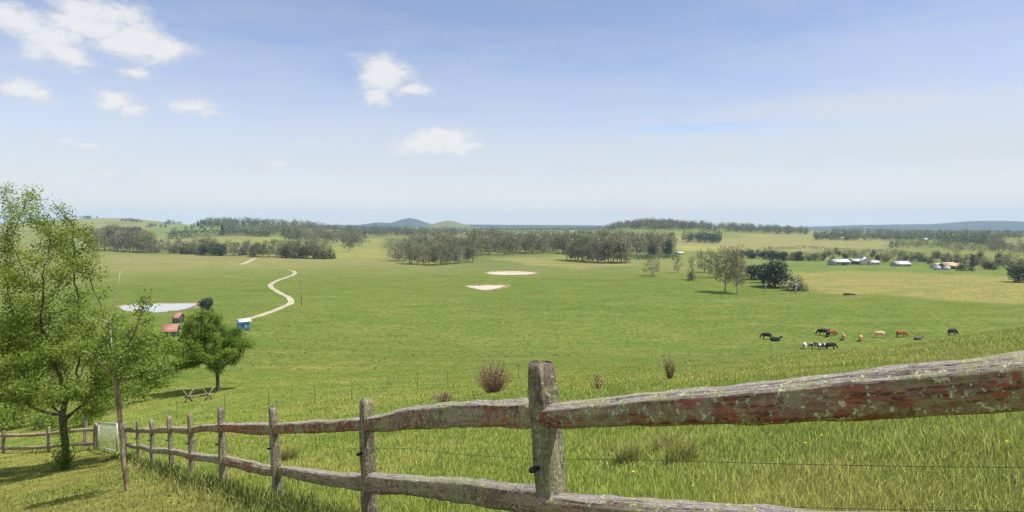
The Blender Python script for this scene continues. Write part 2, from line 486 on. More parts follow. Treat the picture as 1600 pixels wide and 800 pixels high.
# ------------------------------------------------------------------ ground
def smooth_loop(P):
    out = []; n = len(P)
    for i in range(n):
        p0, p1, p2, p3 = P[i - 1], P[i], P[(i + 1) % n], P[(i + 2) % n]
        for t in np.linspace(0, 1, 9)[:-1]:
            wv = cubic_w(t); out.append(wv[0] * p0 + wv[1] * p1 + wv[2] * p2 + wv[3] * p3)
    return np.array(out)
PONDS = []
for poly in ([(732, 447), (758, 445.8), (790, 446.5), (786, 448.5), (762, 453), (740, 450)],
             [(764, 425.2), (800, 424), (830, 425), (837, 427), (815, 429), (770, 428.5)],
             [(188, 479), (215, 476), (260, 475.5), (304, 476), (300, 480), (278, 484), (240, 486), (202, 485)]):
    o_ = smooth_loop(np.array([[hit(*p).x, hit(*p).y] for p in poly]))
    PONDS.append((o_, float(np.mean(H(o_[:, 0], o_[:, 1])))))

def build_ground():
    rs = np.concatenate([[0.35, .7, 1.1], np.geomspace(1.5, 9800, 540)])
    fa = np.radians(np.arange(-46, 46.01, .2))
    ba = np.radians(np.arange(48, 313, 3.0))
    th = np.concatenate([fa, ba])
    R, T = np.meshgrid(rs, th, indexing='ij')
    x = R * np.sin(T); y = R * np.cos(T)
    z = H(x, y)
    n, k = R.shape
    vx = np.stack([x, y, z], -1).reshape(-1, 3)
    idx = np.arange(n * k).reshape(n, k)
    a = idx[:-1, :]; b_ = idx[1:, :]
    q = np.stack([a, b_, np.roll(b_, -1, 1), np.roll(a, -1, 1)], -1).reshape(-1, 4)[:, ::-1]
    X, Y = vx[:, 0], vx[:, 1]
    for ol, zw in PONDS:      # dug basins
        cc_ = ol.mean(0)
        m = in_poly(cc_[0] + (X - cc_[0]) * .98, cc_[1] + (Y - cc_[1]) * .98, [tuple(p) for p in ol])
        vx[m, 2] = np.minimum(vx[m, 2], zw - .6)
    r = np.hypot(X, Y)
    # land cover: each patch of ground has its own cover colour
    near = np.array([.188, .230, .050]); mead = np.array([.127, .167, .040]); farg = np.array([.170, .195, .066])
    far2 = np.array([.022, .032, .026])
    w1 = sstep(25, 90, r)[:, None]
    w2 = sstep(330, 560, r)[:, None]
    w3 = sstep(3800, 5200, r)[:, None]
    c = near * (1 - w1) + mead * w1
    c = c * (1 - w2) + farg * w2
    pn = fbm(X / 260, Y / 420, 21)
    patch = sstep(.42, .58, pn)[:, None] * w2
    c = c * (1 - .75 * patch) + np.array([.220, .215, .088]) * .75 * patch
    pn2 = fbm(X / 180 + 9, Y / 300, 33)
    patch2 = (sstep(.55, .66, pn2)[:, None]) * w2
    c = c * (1 - .6 * patch2) + np.array([.10, .14, .05]) * .6 * patch2
    wd = fbm(X / 900, Y / 1300, 41)
    wm = (sstep(.47, .53, wd)[:, None]) * sstep(2600, 3600, r)[:, None]
    c = c * (1 - wm) + far2 * wm
    c = c * (1 - .93 * w3) + far2 * .93 * w3
    ch = np.exp(-((X + 360) / 260) ** 4 - ((Y - 3500) / 420) ** 4)[:, None]
    c = c * (1 - ch) + np.array([.150, .165, .070]) * ch
    def zone(pix, col, k=1.0):
        nonlocal c
        jx = (fbm(X / 25, Y / 25, 51) - .5) * 16 * sstep(80, 200, r); jy = (fbm(X / 25, Y / 25, 61) - .5) * 50 * sstep(80, 200, r)
        pts = [hit(*p) for p in pix]
        m = in_poly(X + jx, Y + jy, [(p.x, p.y) for p in pts])
        m3 = m.reshape(n, k_).astype(float)
        for _ in range(3):
            m3 = (m3 + np.roll(m3, 1, 0) + np.roll(m3, -1, 0) + np.roll(m3, 1, 1) + np.roll(m3, -1, 1)) / 5
        mm = m3.reshape(-1, 1) * k
        c = c * (1 - mm) + np.array(col) * mm
    k_ = k
    zone([(1205, 424), (1400, 424), (1650, 436), (1650, 478), (1500, 470), (1400, 464), (1300, 458), (1225, 448)], (.255, .235, .088), .75)
    zone([(1200, 410), (1330, 413), (1480, 417), (1650, 428), (1650, 436), (1400, 424), (1205, 424)], (.135, .19, .055), .8)
    zone([(520, 376), (598, 372), (600, 402), (515, 404)], (.24, .245, .08), .75)
    zone([(760, 404), (900, 400), (1010, 412), (900, 420), (840, 417)], (.25, .235, .09), .75)
    zone([(1000, 366), (1150, 374), (1290, 362), (1400, 376), (1380, 390), (1090, 392)], (.24, .235, .098), .8)
    zone([(1060, 384), (1160, 386), (1160, 392), (1060, 392)], (.29, .28, .09), .8)
    zone([(935, 372), (960, 357), (1010, 358), (1000, 372)], (.15, .20, .075), .8)
    zone([(240, 356), (345, 350), (380, 356), (350, 366), (250, 372)], (.15, .21, .075), .85)
    zone([(290, 378), (440, 371), (440, 392), (300, 394)], (.235, .25, .078), .8)
    # cropped lawn inside the yard
    yard = in_poly(X, Y, YARD)
    c[yard] = np.array([.195, .205, .052])
    # worn soil patches on the paddock slope
    s1 = sstep(.60, .72, fbm(X / 7, Y / 11, 71))[:, None] * (1 - sstep(90, 160, r))[:, None] * sstep(18, 30, r)[:, None]
    c = c * (1 - .35 * s1) + np.array([.27, .23, .075]) * .35 * s1
    # faint drainage line across the paddock
    me = mesh_np('ground', vx, [q], True, c)
    # close the centre
    o = link('ground', me, M['ground'])
    tag(o, kind='structure')
    return o
build_ground()

# ------------------------------------------------------------------ grass
def blades(name, X, Y, hgt, wid, colr, lean=.35, two=True):
    n = len(X)
    Z = H(X, Y) - .01
    az = RNG.uniform(0, 2 * np.pi, n)
    dx, dy = np.cos(az), np.sin(az)
    la = RNG.uniform(0, 2 * np.pi, n); lm = np.abs(RNG.normal(0, lean, n)) * hgt
    lx, ly = np.cos(la) * lm + .08 * hgt, np.sin(la) * lm
    base = np.stack([X, Y, Z], -1)
    side = np.stack([dx, dy, np.zeros(n)], -1) * (wid / 2)[:, None]
    mid = base + np.stack([lx * .35, ly * .35, hgt * .58], -1)
    tip = base + np.stack([lx, ly, hgt * (1 - .25 * np.minimum(1, lm / hgt))], -1)
    V = np.stack([base - side, base + side, mid - side * .8, mid + side * .8, tip], 1).reshape(-1, 3)
    b0 = (np.arange(n) * 5)[:, None]
    q = b0 + np.array([[0, 1, 3, 2]]); t = b0 + np.array([[2, 3, 4]])
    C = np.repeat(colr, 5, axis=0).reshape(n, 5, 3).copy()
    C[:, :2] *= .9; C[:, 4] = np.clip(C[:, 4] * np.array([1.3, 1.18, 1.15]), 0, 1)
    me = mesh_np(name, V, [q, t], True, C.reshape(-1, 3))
    return me

def sample_wedge(n, r0, r1, a0=-42, a1=42, power=0.0):
    """log-uniform in distance"""
    r = np.exp(RNG.uniform(np.log(r0), np.log(r1), n))
    t = np.radians(RNG.uniform(a0, a1, n))
    return r * np.sin(t), r * np.cos(t)

LUSH = np.array([.205, .305, .048]); YEL = np.array([.335, .365, .09]); STRAW = np.array([.50, .46, .21]); DEEP = np.array([.13, .20, .03])
def pasture_colors(X, Y, n):
    sl = sstep(.2, .5, X / Y) * sstep(11, 26, np.hypot(X, Y))
    a = sstep(.42, .58, fbm(X / 2.2, Y / 3.2, 81))
    b_ = sstep(.40, .60, fbm(X / 9, Y / 9, 91))
    k = np.clip(.55 * a + .45 * b_ + .4 * sl + RNG.normal(0, .18, n), 0, 1)[:, None]
    c = LUSH * (1 - k) + YEL * k
    d = sstep(.58, .7, fbm(X / 1.1, Y / 1.4, 101))[:, None] * .45
    c = c * (1 - d) + DEEP * d * 1.4
    return np.clip(c * 1.14 * RNG.uniform(.74, 1.26, (n, 1)), 0, 1)

def build_grass():
    # tall paddock grass beyond the fence
    X, Y = sample_wedge(720000, 3.2, 130)
    keep = ~in_poly(X, Y, YARD) & (RNG.random(len(X)) > sstep(35, 125, np.hypot(X, Y)))
    X, Y = X[keep], Y[keep]; n = len(X); r = np.hypot(X, Y)
    lush = sstep(.45, .7, fbm(X / 1.6, Y / 1.6, 111))
    h = (.055 + .065 * RNG.random(n) + .06 * lush) * (1 - .2 * sstep(18, 60, r))
    slope_r = sstep(.25, .55, X / Y) * sstep(12, 30, r) * (1 - sstep(60, 75, r))
    h = h * (1 + .7 * slope_r)
    w = (.0034 + .00055 * r) * RNG.uniform(.7, 1.3, n)
    c = pasture_colors(X, Y, n)
    c = c * (1 - .0 * r[:, None])
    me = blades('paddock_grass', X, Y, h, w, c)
    tag(link('paddock_grass', me, M['grass']), 'tall green and yellow paddock grass on the slope beyond the rail fence', 'grass', kind='stuff')
    # seeding stalks
    X, Y = sample_wedge(20000, 4, 80)
    keep = ~in_poly(X, Y, YARD) & (fbm(X / 5, Y / 6, 121) + .25 * sstep(.1, .6, X / Y) > .55)
    X, Y = X[keep], Y[keep]; n = len(X); r = np.hypot(X, Y)
    h = RNG.uniform(.12, .25, n) * (1 - .2 * sstep(20, 60, r)); w = (.0028 + .0004 * r)
    k = RNG.random((n, 1))
    c = YEL * 1.15 * (1 - k) + STRAW * .85 * k
    me = blades('seeding_grass', X, Y, h, w, c, .22)
    tag(link('seeding_grass', me, M['grass']), 'straw coloured seeding grass stalks scattered over the paddock slope', 'grass', kind='stuff')
    # weeds and rank tufts dotted over the grazed paddock
    X, Y = sample_wedge(9000, 70, 380)
    keep = (fbm(X / 22, Y / 30, 141) > .5) & (RNG.random(len(X)) < sstep(70, 160, np.hypot(X, Y)) + .08)
    X, Y = X[keep], Y[keep]
    X = np.repeat(X, 6) + RNG.normal(0, .16, len(X) * 6); Y = np.repeat(Y, 6) + RNG.normal(0, .16, len(Y) * 6); n = len(X)
    r = np.hypot(X, Y)
    k = np.repeat(RNG.random(n // 6), 6)[:, None]
    c = np.array([.105, .15, .028]) * (1 - k) + np.array([.27, .25, .085]) * k
    me = blades('paddock_weeds', X, Y, RNG.uniform(.08, .22, n), .07 + .0004 * r, c, .6)
    tag(link('paddock_weeds', me, M['grass']), 'small weeds and rank tufts dotted over the grazed paddock', 'weeds', kind='stuff')
    # lawn
    X, Y = sample_wedge(120000, 3.0, 36, -46, 10)
    keep = in_poly(X, Y, YARD)
    X, Y = X[keep], Y[keep]; n = len(X); r = np.hypot(X, Y)
    fd = np.full(n, 9e9)
    for a, b_ in list(zip(PB[:-1], PB[1:])) + list(zip(LF[:-1], LF[1:])):
        ax, ay, bx, by = a.x, a.y, b_.x, b_.y
        t = np.clip(((X - ax) * (bx - ax) + (Y - ay) * (by - ay)) / ((bx - ax) ** 2 + (by - ay) ** 2), 0, 1)
        fd = np.minimum(fd, np.hypot(X - ax - t * (bx - ax), Y - ay - t * (by - ay)))
    edge = 1 - sstep(.2, .9, fd)
    h = RNG.uniform(.035, .075, n) + edge * RNG.uniform(.02, .22, n)
    w = (.0045 + .0008 * r) * RNG.uniform(.7, 1.3, n)
    k = np.clip(sstep(.35, .6, fbm(X / 2.5, Y / 3.5, 131)) + RNG.normal(0, .2, n), 0, 1)[:, None] * (1 - .6 * edge[:, None])
    c = (np.array([.150, .205, .038]) * (1 - k) + np.array([.285, .280, .080]) * k) * RNG.uniform(.8, 1.2, (n, 1))
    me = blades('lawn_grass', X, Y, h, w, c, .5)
    tag(link('lawn_grass', me, M['grass']), 'short mown lawn inside the rail fence', 'lawn', kind='stuff')
build_grass()

# ------------------------------------------------------------------ main fence
def rail_mesh(L, hgt, dep, bow, seed, taper=.7):
    rg = np.random.default_rng(seed)
    ns, nr = 64, 24
    t = np.linspace(0, 1, ns)
    ang = np.linspace(0, 2 * np.pi, nr, endpoint=False) + .2
    V = []
    ph = rg.uniform(0, 6.28, 8)
    prof = np.array([1 + rg.normal(0, .03) for _ in range(nr)])
    for i, tt in enumerate(t):
        e = min(1, min(tt, 1 - tt) * L / .22)
        k = taper + (1 - taper) * e ** .7
        hh = hgt * (1 + .10 * math.sin(3.1 * tt + ph[0]) + .05 * math.sin(9 * tt + ph[1])) * k
        dd = dep * (1 + .12 * math.sin(2.3 * tt + ph[2]) + .05 * math.sin(8 * tt + ph[3])) * k
        cz = bow * math.sin(math.pi * tt) + .006 * math.sin(5 * tt + ph[4]) + .002 * math.sin(19 * tt + ph[6])
        cy = .02 * math.sin(4 * tt + ph[5])
        for a, pf in zip(ang, prof):
            ca, sa = math.cos(a), math.sin(a)
            # squarish split log: flat front face, sloping weathered top
            sx = math.copysign(abs(ca) ** .55, ca); sz = math.copysign(abs(sa) ** (.62 if sa > 0 else .4), sa)
            yy = sx * dd / 2 * pf; zz = sz * hh / 2 * pf
            if sa > 0: zz += .10 * hh * (yy / (dd / 2))      # top rises towards the back
            n_ = (vnoise(tt * L * 9 + 40 * seed, a * 2.2, seed) - .5) * .010 + (vnoise(tt * L * 2.2 + 7 * seed, a * 6.0, seed + 3) - .5) * .010
            V.append((tt * L - L / 2, cy + yy + n_, cz + zz + n_))
    V = np.array(V)
    idx = np.arange(ns * nr).reshape(ns, nr)
    a = idx[:-1]; b_ = idx[1:]
    q = np.stack([a, b_, np.roll(b_, -1, 1), np.roll(a, -1, 1)], -1).reshape(-1, 4)
    caps = np.stack([idx[0], idx[-1][::-1]])
    return mesh_np('rail', V, [q, caps[:, ::-1]], True)

def post_mesh(hgt, w, d, seed):
    rg = np.random.default_rng(seed)
    ns, nr = 26, 16
    ang = np.linspace(0, 2 * np.pi, nr, endpoint=False)
    V = []
    prof = np.array([1 + rg.normal(0, .05) for _ in range(nr)])
    ph = rg.uniform(0, 6.28, 6)
    for i in range(ns):
        t = i / (ns - 1)
        z = -.35 + (hgt + .35) * t
        k = 1.08 - .14 * t
        if i >= ns - 2: k *= (.96 if i == ns - 2 else .82)
        for a, pf in zip(ang, prof):
            ca, sa = math.cos(a), math.sin(a)
            x = math.copysign(abs(ca) ** .5, ca) * w / 2 * k * pf; y = math.copysign(abs(sa) ** .5, sa) * d / 2 * k * pf
            # split groove down the long faces
            g = .014 * math.exp(-((x - .012 * math.sin(3 * z + ph[2])) / .010) ** 2)
            y -= math.copysign(g, sa)
            n_ = (vnoise(z * 8 + seed * 31, a * 2.4, seed) - .5) * .012
            zz = z + ((x / w) * .035 * math.sin(ph[4]) * 2 + (vnoise(a * 3, seed, 4) - .5) * .02 if i >= ns - 2 else 0)
            V.append((x + n_ + .008 * math.sin(4 * z + ph[0]), y + n_ + .008 * math.sin(3 * z + ph[1]), zz))
    V = np.array(V)
    idx = np.arange(ns * nr).reshape(ns, nr)
    a = idx[:-1]; b_ = idx[1:]
    q = np.stack([a, np.roll(a, -1, 1), np.roll(b_, -1, 1), b_], -1).reshape(-1, 4)
    topc = np.array([[idx[-1][k] for k in range(nr)]])
    return mesh_np('post', V, [q, topc], True)

def orient(o, origin, xdir, up=Vector((0, 0, 1))):
    x = xdir.normalized(); y = up.cross(x).normalized(); z = x.cross(y)
    R = Matrix((x, y, z)).transposed().to_4x4()
    o.matrix_local = Matrix.Translation(origin) @ R

def build_fence():
    root = thing('rail_fence', 'weathered split post and rail fence running from the right foreground down to the mesh gate', 'fence', PB[1])
    org = PB[1]
    heights = [1.2, 1.25, 1.15, 1.17, 1.28, 1.27, 1.27, 1.24, 1.24, 1.2]
    upper = [1.06, 1.0, .92, .90, .94, .92, .93, .93, .92, .92]
    lower = [.625, .58, .41, .37, .40, .40, .40, .38, .38, .38]
    stains = [.58, .56, .72, .88, .92, .7, .62, .55, .5]
    lstains = [.50, .47, .50, .64, .56, .68, .5, .5, .5]
    lean = [Vector((-.05, 0, 0)), Vector((-.052, -.01, 1)), Vector((-.055, .0, 1)), Vector((-.07, 0, 1)), Vector((-.06, .02, 1)), Vector((-.03, 0, 1)), Vector((-.05, .02, 1)), Vector((-.04, 0, 1)), Vector((-.03, 0, 1)), Vector((.02, 0, 1))]
    n = len(PB)
    cu, cl = [], []
    for i, p in enumerate(PB):
        d = (PB[min(i + 1, n - 1)] - PB[max(i - 1, 0)]); d.z = 0
        up = Vector((lean[i].x, lean[i].y, 1)).normalized()
        w, dp = (.135, .115) if i != n - 1 else (.2, .18)
        o = link('post', post_mesh(heights[i], w, dp, 100 + i), M['post'], root)
        o['stain'] = .30 + .08 * (i % 3)
        x = (d - up * d.dot(up)).normalized(); y = up.cross(x)
        R = Matrix((x, y, up)).transposed().to_4x4()
        o.matrix_local = Matrix.Translation(p - org) @ R
        cu.append(p + up * upper[i]); cl.append(p + up * lower[i])
        # black insulators on the paddock side of each post
        if i < n - 1:
            sgn = 1.0
            mb = MB()
            q = p + up * (.76 if i == 1 else .68)
            yv = -y if y.y > 0 else y
            mb.tube([q - org + yv * (dp / 2 - .004) - x * .01, q - org - x * .012 + yv * (dp / 2 + .03), q - org - x * .014 + yv * (dp / 2 + .05)], [.010, .016, .011], 8)
            mb.build('insulator', M['black'], root, True)
    bows = [.0, .026, .016, .005, .022, .01, .0, .01, .0]
    lbows = [.0, .0, -.005, -.02, .0, .01, -.01, .015, .0]
    for i in range(n - 1):
        for (cc, bw, st, k, sd) in ((cu, bows, stains, 1, 200), (cl, lbows, lstains, 0, 300)):
            a, b_ = cc[i], cc[i + 1]
            v = a - b_
            L = v.length + .05
            hg = (.135 if i != 0 else .118) + .012 * math.sin(i * 2.1 + k); dp = .088 if i else .105
            o = link('rail', rail_mesh(L, hg, dp, bw[i], sd + i, .74), M['rail'], root)
            o['stain'] = st[i]
            orient(o, (a + b_) / 2 - org, v)
    # two plain wires on the paddock side
    WO = [1.35, .62, .38, .25] + [.16] * 8
    for (hs_, nm) in (([.56, .63, .62, .66] + [.68] * 8, 0), ([.47, .40, .34, .30] + [.30] * 8, 1)):
        pts = []
        for i, p in enumerate(PB):
            d = (PB[min(i + 1, n - 1)] - PB[max(i - 1, 0)]); d.z = 0
            up = Vector((lean[i].x, lean[i].y, 1)).normalized()
            x = d.normalized(); y = up.cross(x); yv = y if y.y > 0 else -y
            pts.append(Vector((p.x, p.y, p.z)) + up * hs_[i] + yv * WO[i] - org)
        fine = []
        for a, b_ in zip(pts[:-1], pts[1:]):
            for k in range(8):
                t = k / 8
                q = a.lerp(b_, t); q.z -= .03 * math.sin(math.pi * t)
                fine.append(q)
        fine.append(pts[-1])
        mb = MB(); mb.tube(fine, .0013, 5); mb.build('wire', M['picket'], root, True)
build_fence()

def build_left_fence():
    root = thing('rail_fence', 'far red brown post and rail fence behind the trunk of the tall tree', 'fence', LF[0])
    org = LF[0]
    hs = [1.08, 1.08, 1.05, 1.05]
    tops = []
    for i, p in enumerate(LF):
        d = (LF[min(i + 1, 3)] - LF[max(i - 1, 0)]); d.z = 0
        o = link('post', post_mesh(hs[i], .19 if i == 0 else .14, .14, 400 + i), M['post'], root)
        o['stain'] = .42
        x = d.normalized(); up = Vector((0, 0, 1)); y = up.cross(x)
        o.matrix_local = Matrix.Translation(p - org) @ Matrix((x, y, up)).transposed().to_4x4()
    for i in range(3):
        for (hh, sd) in ((.80, 0), (.22, 7)):
            a = LF[i] + Vector((0, 0, hh)); b_ = LF[i + 1] + Vector((0, 0, hh))
            v = a - b_
            o = link('rail', rail_mesh(v.length + .05, .13, .09, .03 * (-1) ** i, 420 + i + sd), M['rail'], root)
            o['stain'] = 1.0
            orient(o, (a + b_) / 2 - org, v)
build_left_fence()

def build_gate():
    root = thing('mesh_gate', 'silver tubular farm gate filled with wire mesh at the end of the rail fence', 'gate', GATE_L)
    a = GATE_L + Vector((.16, -.08, .10)); b_ = GATE_R + Vector((-.06, .05, .10))
    o = GATE_L
    hgt = 1.02
    u = Vector((0, 0, hgt))
    mb = MB()
    for p, q in ((a, b_), (a + u, b_ + u), (a, a + u), (b_, b_ + u)):
        mb.tube([p - o, q - o], .026, 8)
    mb.build('gate_frame', M['galv'], root, True)
    mb = MB()
    for i in range(1, 22):
        p = a.lerp(b_, i / 22); mb.tube([p - o, p + u - o], .0045, 4)
    for i in range(1, 9):
        k = u * (i / 9); mb.tube([a + k - o, b_ + k - o], .0045, 4)
    mb.build('wire_mesh', M['galv'], root)
    mb = MB()
    for hh in (.2, .85):
        mb = MB(); mb.tube([a - o + Vector((-.15, .06, hh)), a - o + Vector((0.0, 0, hh))], .018, 6); mb.build('hinge', M['steel'], root)
build_gate()

# picket fence across the slope
def build_picket_fence():
    pix = [(277, 655), (352, 644), (420, 638), (492, 632), (550, 625), (607, 617), (652, 611), (700, 605), (755, 598), (810, 592), (858, 586), (906, 580), (959, 574), (1018, 569), (1077, 565), (1140, 560), (1205, 556), (1270, 551)]
    pts = [hit(*p) for p in pix]
    org = pts[0]
    root = thing('wire_fence', 'thin wire fence on dark steel pickets crossing the paddock slope below the rail fence', 'fence', org)
    for i, p in enumerate(pts):
        mb = MB()
        q = p - org
        hh = 1.0 + .12 * random.random()
        lx = random.uniform(-.05, .05)
        for (dx, dy) in ((.022, 0), (-.014, .016), (-.014, -.016)):
            mb.tube([q + Vector((0, 0, -.3)), q + Vector((lx + dx * .3, dy * .3, hh))], [.011, .009], 4)
        mb.build('steel_picket', M['picket'], root)
    for hh in (.35, .65, .95):
        mb = MB(); mb.tube([p - org + Vector((0, 0, hh)) for p in pts], .003, 4); mb.build('wire', M['steel'], root)
build_picket_fence()

# ------------------------------------------------------------------ trees
def leaf_quads(P, size, rg, up=.35, tint=None, aspect=.55, cluster=False):
    """rhombic leaves at P; returns V (4n,3), quads, colours"""
    n = len(P)
    d = rg.normal(size=(n, 3)); d /= np.linalg.norm(d, axis=1, keepdims=True)
    nn = rg.normal(size=(n, 3)); nn[:, 2] = np.abs(nn[:, 2]) + up; nn /= np.linalg.norm(nn, axis=1, keepdims=True)
    s = np.cross(d, nn); s /= (np.linalg.norm(s, axis=1, keepdims=True) + 1e-9)
    d = np.cross(nn, s)
    sz = size * rg.uniform(.6, 1.4, n)[:, None]
    V = np.stack([P - d * sz * .5, P + s * sz * aspect * .5 - nn * sz * .08, P + d * sz * .5, P - s * sz * aspect * .5 - nn * sz * .08], 1).reshape(-1, 3)
    q = (np.arange(n) * 4)[:, None] + np.array([[0, 1, 2, 3]])
    if tint is None: tint = rg.random(n)
    C = np.repeat(np.clip(tint, 0, 1), 4)[:, None] * np.ones(3)
    return V, q, C

def space_tree(att, root, step, infl, kill, trunk_to=None, iters=140, jit=.12, seed=1):
    """space colonisation: returns nodes, parents"""
    rg = np.random.default_rng(seed)
    nodes = [np.array(root, float)]; par = [-1]
    if trunk_to is not None:
        a = np.array(root, float)
        for p in trunk_to:
            p = np.array(p, float); L = np.linalg.norm(p - a); m = max(1, int(L / step))
            for k in range(1, m + 1):
                nodes.append(a + (p - a) * k / m + rg.normal(0, .01, 3)); par.append(len(nodes) - 2)
            a = p
    att = np.array(att, float)
    near = np.full(len(att), 0); nd = np.full(len(att), 1e9)
    done = 0
    for it in range(iters):
        N = np.array(nodes[done:])
        if len(N):
            D = np.linalg.norm(att[:, None, :] - N[None], axis=2)
            k = D.argmin(1); dm = D[np.arange(len(att)), k]
            b_ = dm < nd
            nd[b_] = dm[b_]; near[b_] = k[b_] + done
        done = len(nodes)
        alive = nd > kill
        att, near, nd = att[alive], near[alive], nd[alive]
        if len(att) == 0: break
        act = nd < infl
        if not act.any(): act = nd <= nd.min() + 1e-6
        new = {}
        for a, k in zip(att[act], near[act]):
            v = a - nodes[k]; v = v / (np.linalg.norm(v) + 1e-9)
            new[k] = new.get(k, 0) + v
        grown = 0
        for k, v in new.items():
            ln = np.linalg.norm(v)
            if ln < 1e-6: continue
            v = v / ln + rg.normal(0, jit, 3); v /= np.linalg.norm(v)
            p = nodes[k] + v * step
            nodes.append(p); par.append(k); grown += 1
        if grown == 0: break
    return np.array(nodes), np.array(par)

def tree_wood(nodes, par, r_tip, expo=2.3, r_root=None, sides=6):
    n = len(nodes)
    acc = np.zeros(n); ch = [[] for _ in range(n)]
    for i in range(n - 1, -1, -1):
        if not ch[i]: acc[i] = r_tip ** expo
        if par[i] >= 0:
            acc[par[i]] += acc[i]; ch[par[i]].append(i)
    r = acc ** (1 / expo)
    if r_root: r = r_tip + (r - r_tip) * (r_root - r_tip) / (r[0] - r_tip + 1e-9)
    mb = MB()
    starts = [(0, None)]
    while starts:
        s, pr = starts.pop()
        chain = [pr, s] if pr is not None else [s]
        c = s
        while ch[c]:
            cs = sorted(ch[c], key=lambda k: -r[k])
            for k in cs[1:]: starts.append((k, c))
            chain.append(cs[0]); c = cs[0]
        if len(chain) < 2: continue
        rr = r[chain].copy()
        if pr is not None: rr[0] = rr[1]
        mb.tube(nodes[chain], rr, sides if rr[0] > 3 * r_tip else 4, cap=False)
    return mb, r, ch

def ell_pts(rg, c, rad, n, shell=.0, zmin=None):
    out = []
    while len(out) < n:
        p = rg.uniform(-1, 1, 3)
        l = np.linalg.norm(p)
        if l > 1 or l < shell: continue
        q = np.array(c) + p * np.array(rad)
        if zmin is not None and q[2] < zmin: continue
        out.append(q)
    return out

def clumps(rg, c, rad, nc, per, cr, zmin=None):
    out = []
    for q in ell_pts(rg, c, rad, nc, 0.25, zmin):
        out += ell_pts(rg, q, (cr, cr, cr * .6), per)
    return out

def detailed_tree(name, label, cat, base, att, trunk_to, step, infl, kill, leafmat, barkmat, leaf_n, leaf_size, r_tip, r_root, seed, spread, group=None, leaf_r=3.0, up=.5, density=None):
    rg = np.random.default_rng(seed)
    root = thing(name, label, cat, base, 0, group)
    nodes, par = space_tree(att, (0, 0, -.15), step, infl, kill, trunk_to, seed=seed)
    mb, r, ch = tree_wood(nodes, par, r_tip, 2.3, r_root)
    mb.build('trunk', barkmat, root, True)
    tw = np.where(r < r_tip * leaf_r)[0]
    tw = tw[nodes[tw, 2] > trunk_to[0][2] * .6]
    wgt = np.ones(len(tw)) if density is None else np.array([density(nodes[k]) for k in tw])
    pick = tw[rg.choice(len(tw), leaf_n, p=wgt / wgt.sum())]
    P = nodes[pick] + rg.normal(0, spread, (leaf_n, 3)) * np.array([1, 1, .75])
    f_ = 1 / max(spread * 4, .3)
    tint = .35 * vnoise(P[:, 0] * f_ + P[:, 1] * f_ * .6, P[:, 2] * f_ * 1.5, seed) + .35 * vnoise(P[:, 0] * f_ * .35 + 5, P[:, 2] * f_ * .5 + P[:, 1] * f_ * .2, seed + 1) + .38 * rg.random(leaf_n) - .04
    V, q, C = leaf_quads(P, leaf_size, rg, up, tint, .6)
    me = mesh_np('crown', V, [q], False, C)
    link('crown', me, leafmat, root)
    return root

# --- far trees: prototypes share mesh data
def gum_proto(seed, h=20, cw=.42, cb=.35, nl=9, cards=520, size=.85, lob=.17, lean=0.0):
    rg = np.random.default_rng(seed)
    mb = MB()
    top = np.array([rg.normal(0, .04) * h + lean * h, rg.normal(0, .04) * h, h * .72])
    tr = [np.array([0, 0, -.4]), np.array([rg.normal(0, .012) * h, rg.normal(0, .012) * h, h * cb * .6]), np.array([top[0] * .5, top[1] * .5, h * .5]), top]
    mb.tube(tr, [h * .021, h * .016, h * .011, h * .004], 6)
    P, T = [], []
    for k in range(nl):
        a = k * 2.4 + rg.uniform(-.5, .5)
        zf = cb + (1 - cb - lob * .7) * ((k + rg.random()) / nl)
        rad = cw * h * .62 * (1 - .55 * ((zf - cb) / (1 - cb)) ** 1.6) * rg.uniform(.45, 1.0)
        c = np.array([math.cos(a) * rad + lean * h * zf, math.sin(a) * rad, zf * h])
        s = np.array([top[0] * zf, top[1] * zf, max(cb * .7, zf - .22) * h])
        mb.tube([s, (s + c) / 2 + np.array([0, 0, -.02 * h]), c], [h * .008, h * .005, h * .002], 4, False)
        n = int(cards / nl)
        p = rg.normal(size=(n, 3)); p /= np.linalg.norm(p, axis=1, keepdims=True)
        p *= (rg.random((n, 1)) ** .45) * lob * h * rg.uniform(.75, 1.25) * np.array([1.05, 1.05, .78])
        p += (vnoise(p[:, 0] * .6 + k * 7, p[:, 1] * .6, seed)[:, None] - .5) * lob * h * .5
        P.append(p + c)
        T.append(np.clip(rg.normal(.5, .22, n) + .15 * rg.normal(), 0, 1))
    P = np.concatenate(P); T = np.concatenate(T)
    V, q, C = leaf_quads(P, size, rg, .3, T, .75)
    return mb.mesh('trunk', True), mesh_np('crown', V, [q], False, C)

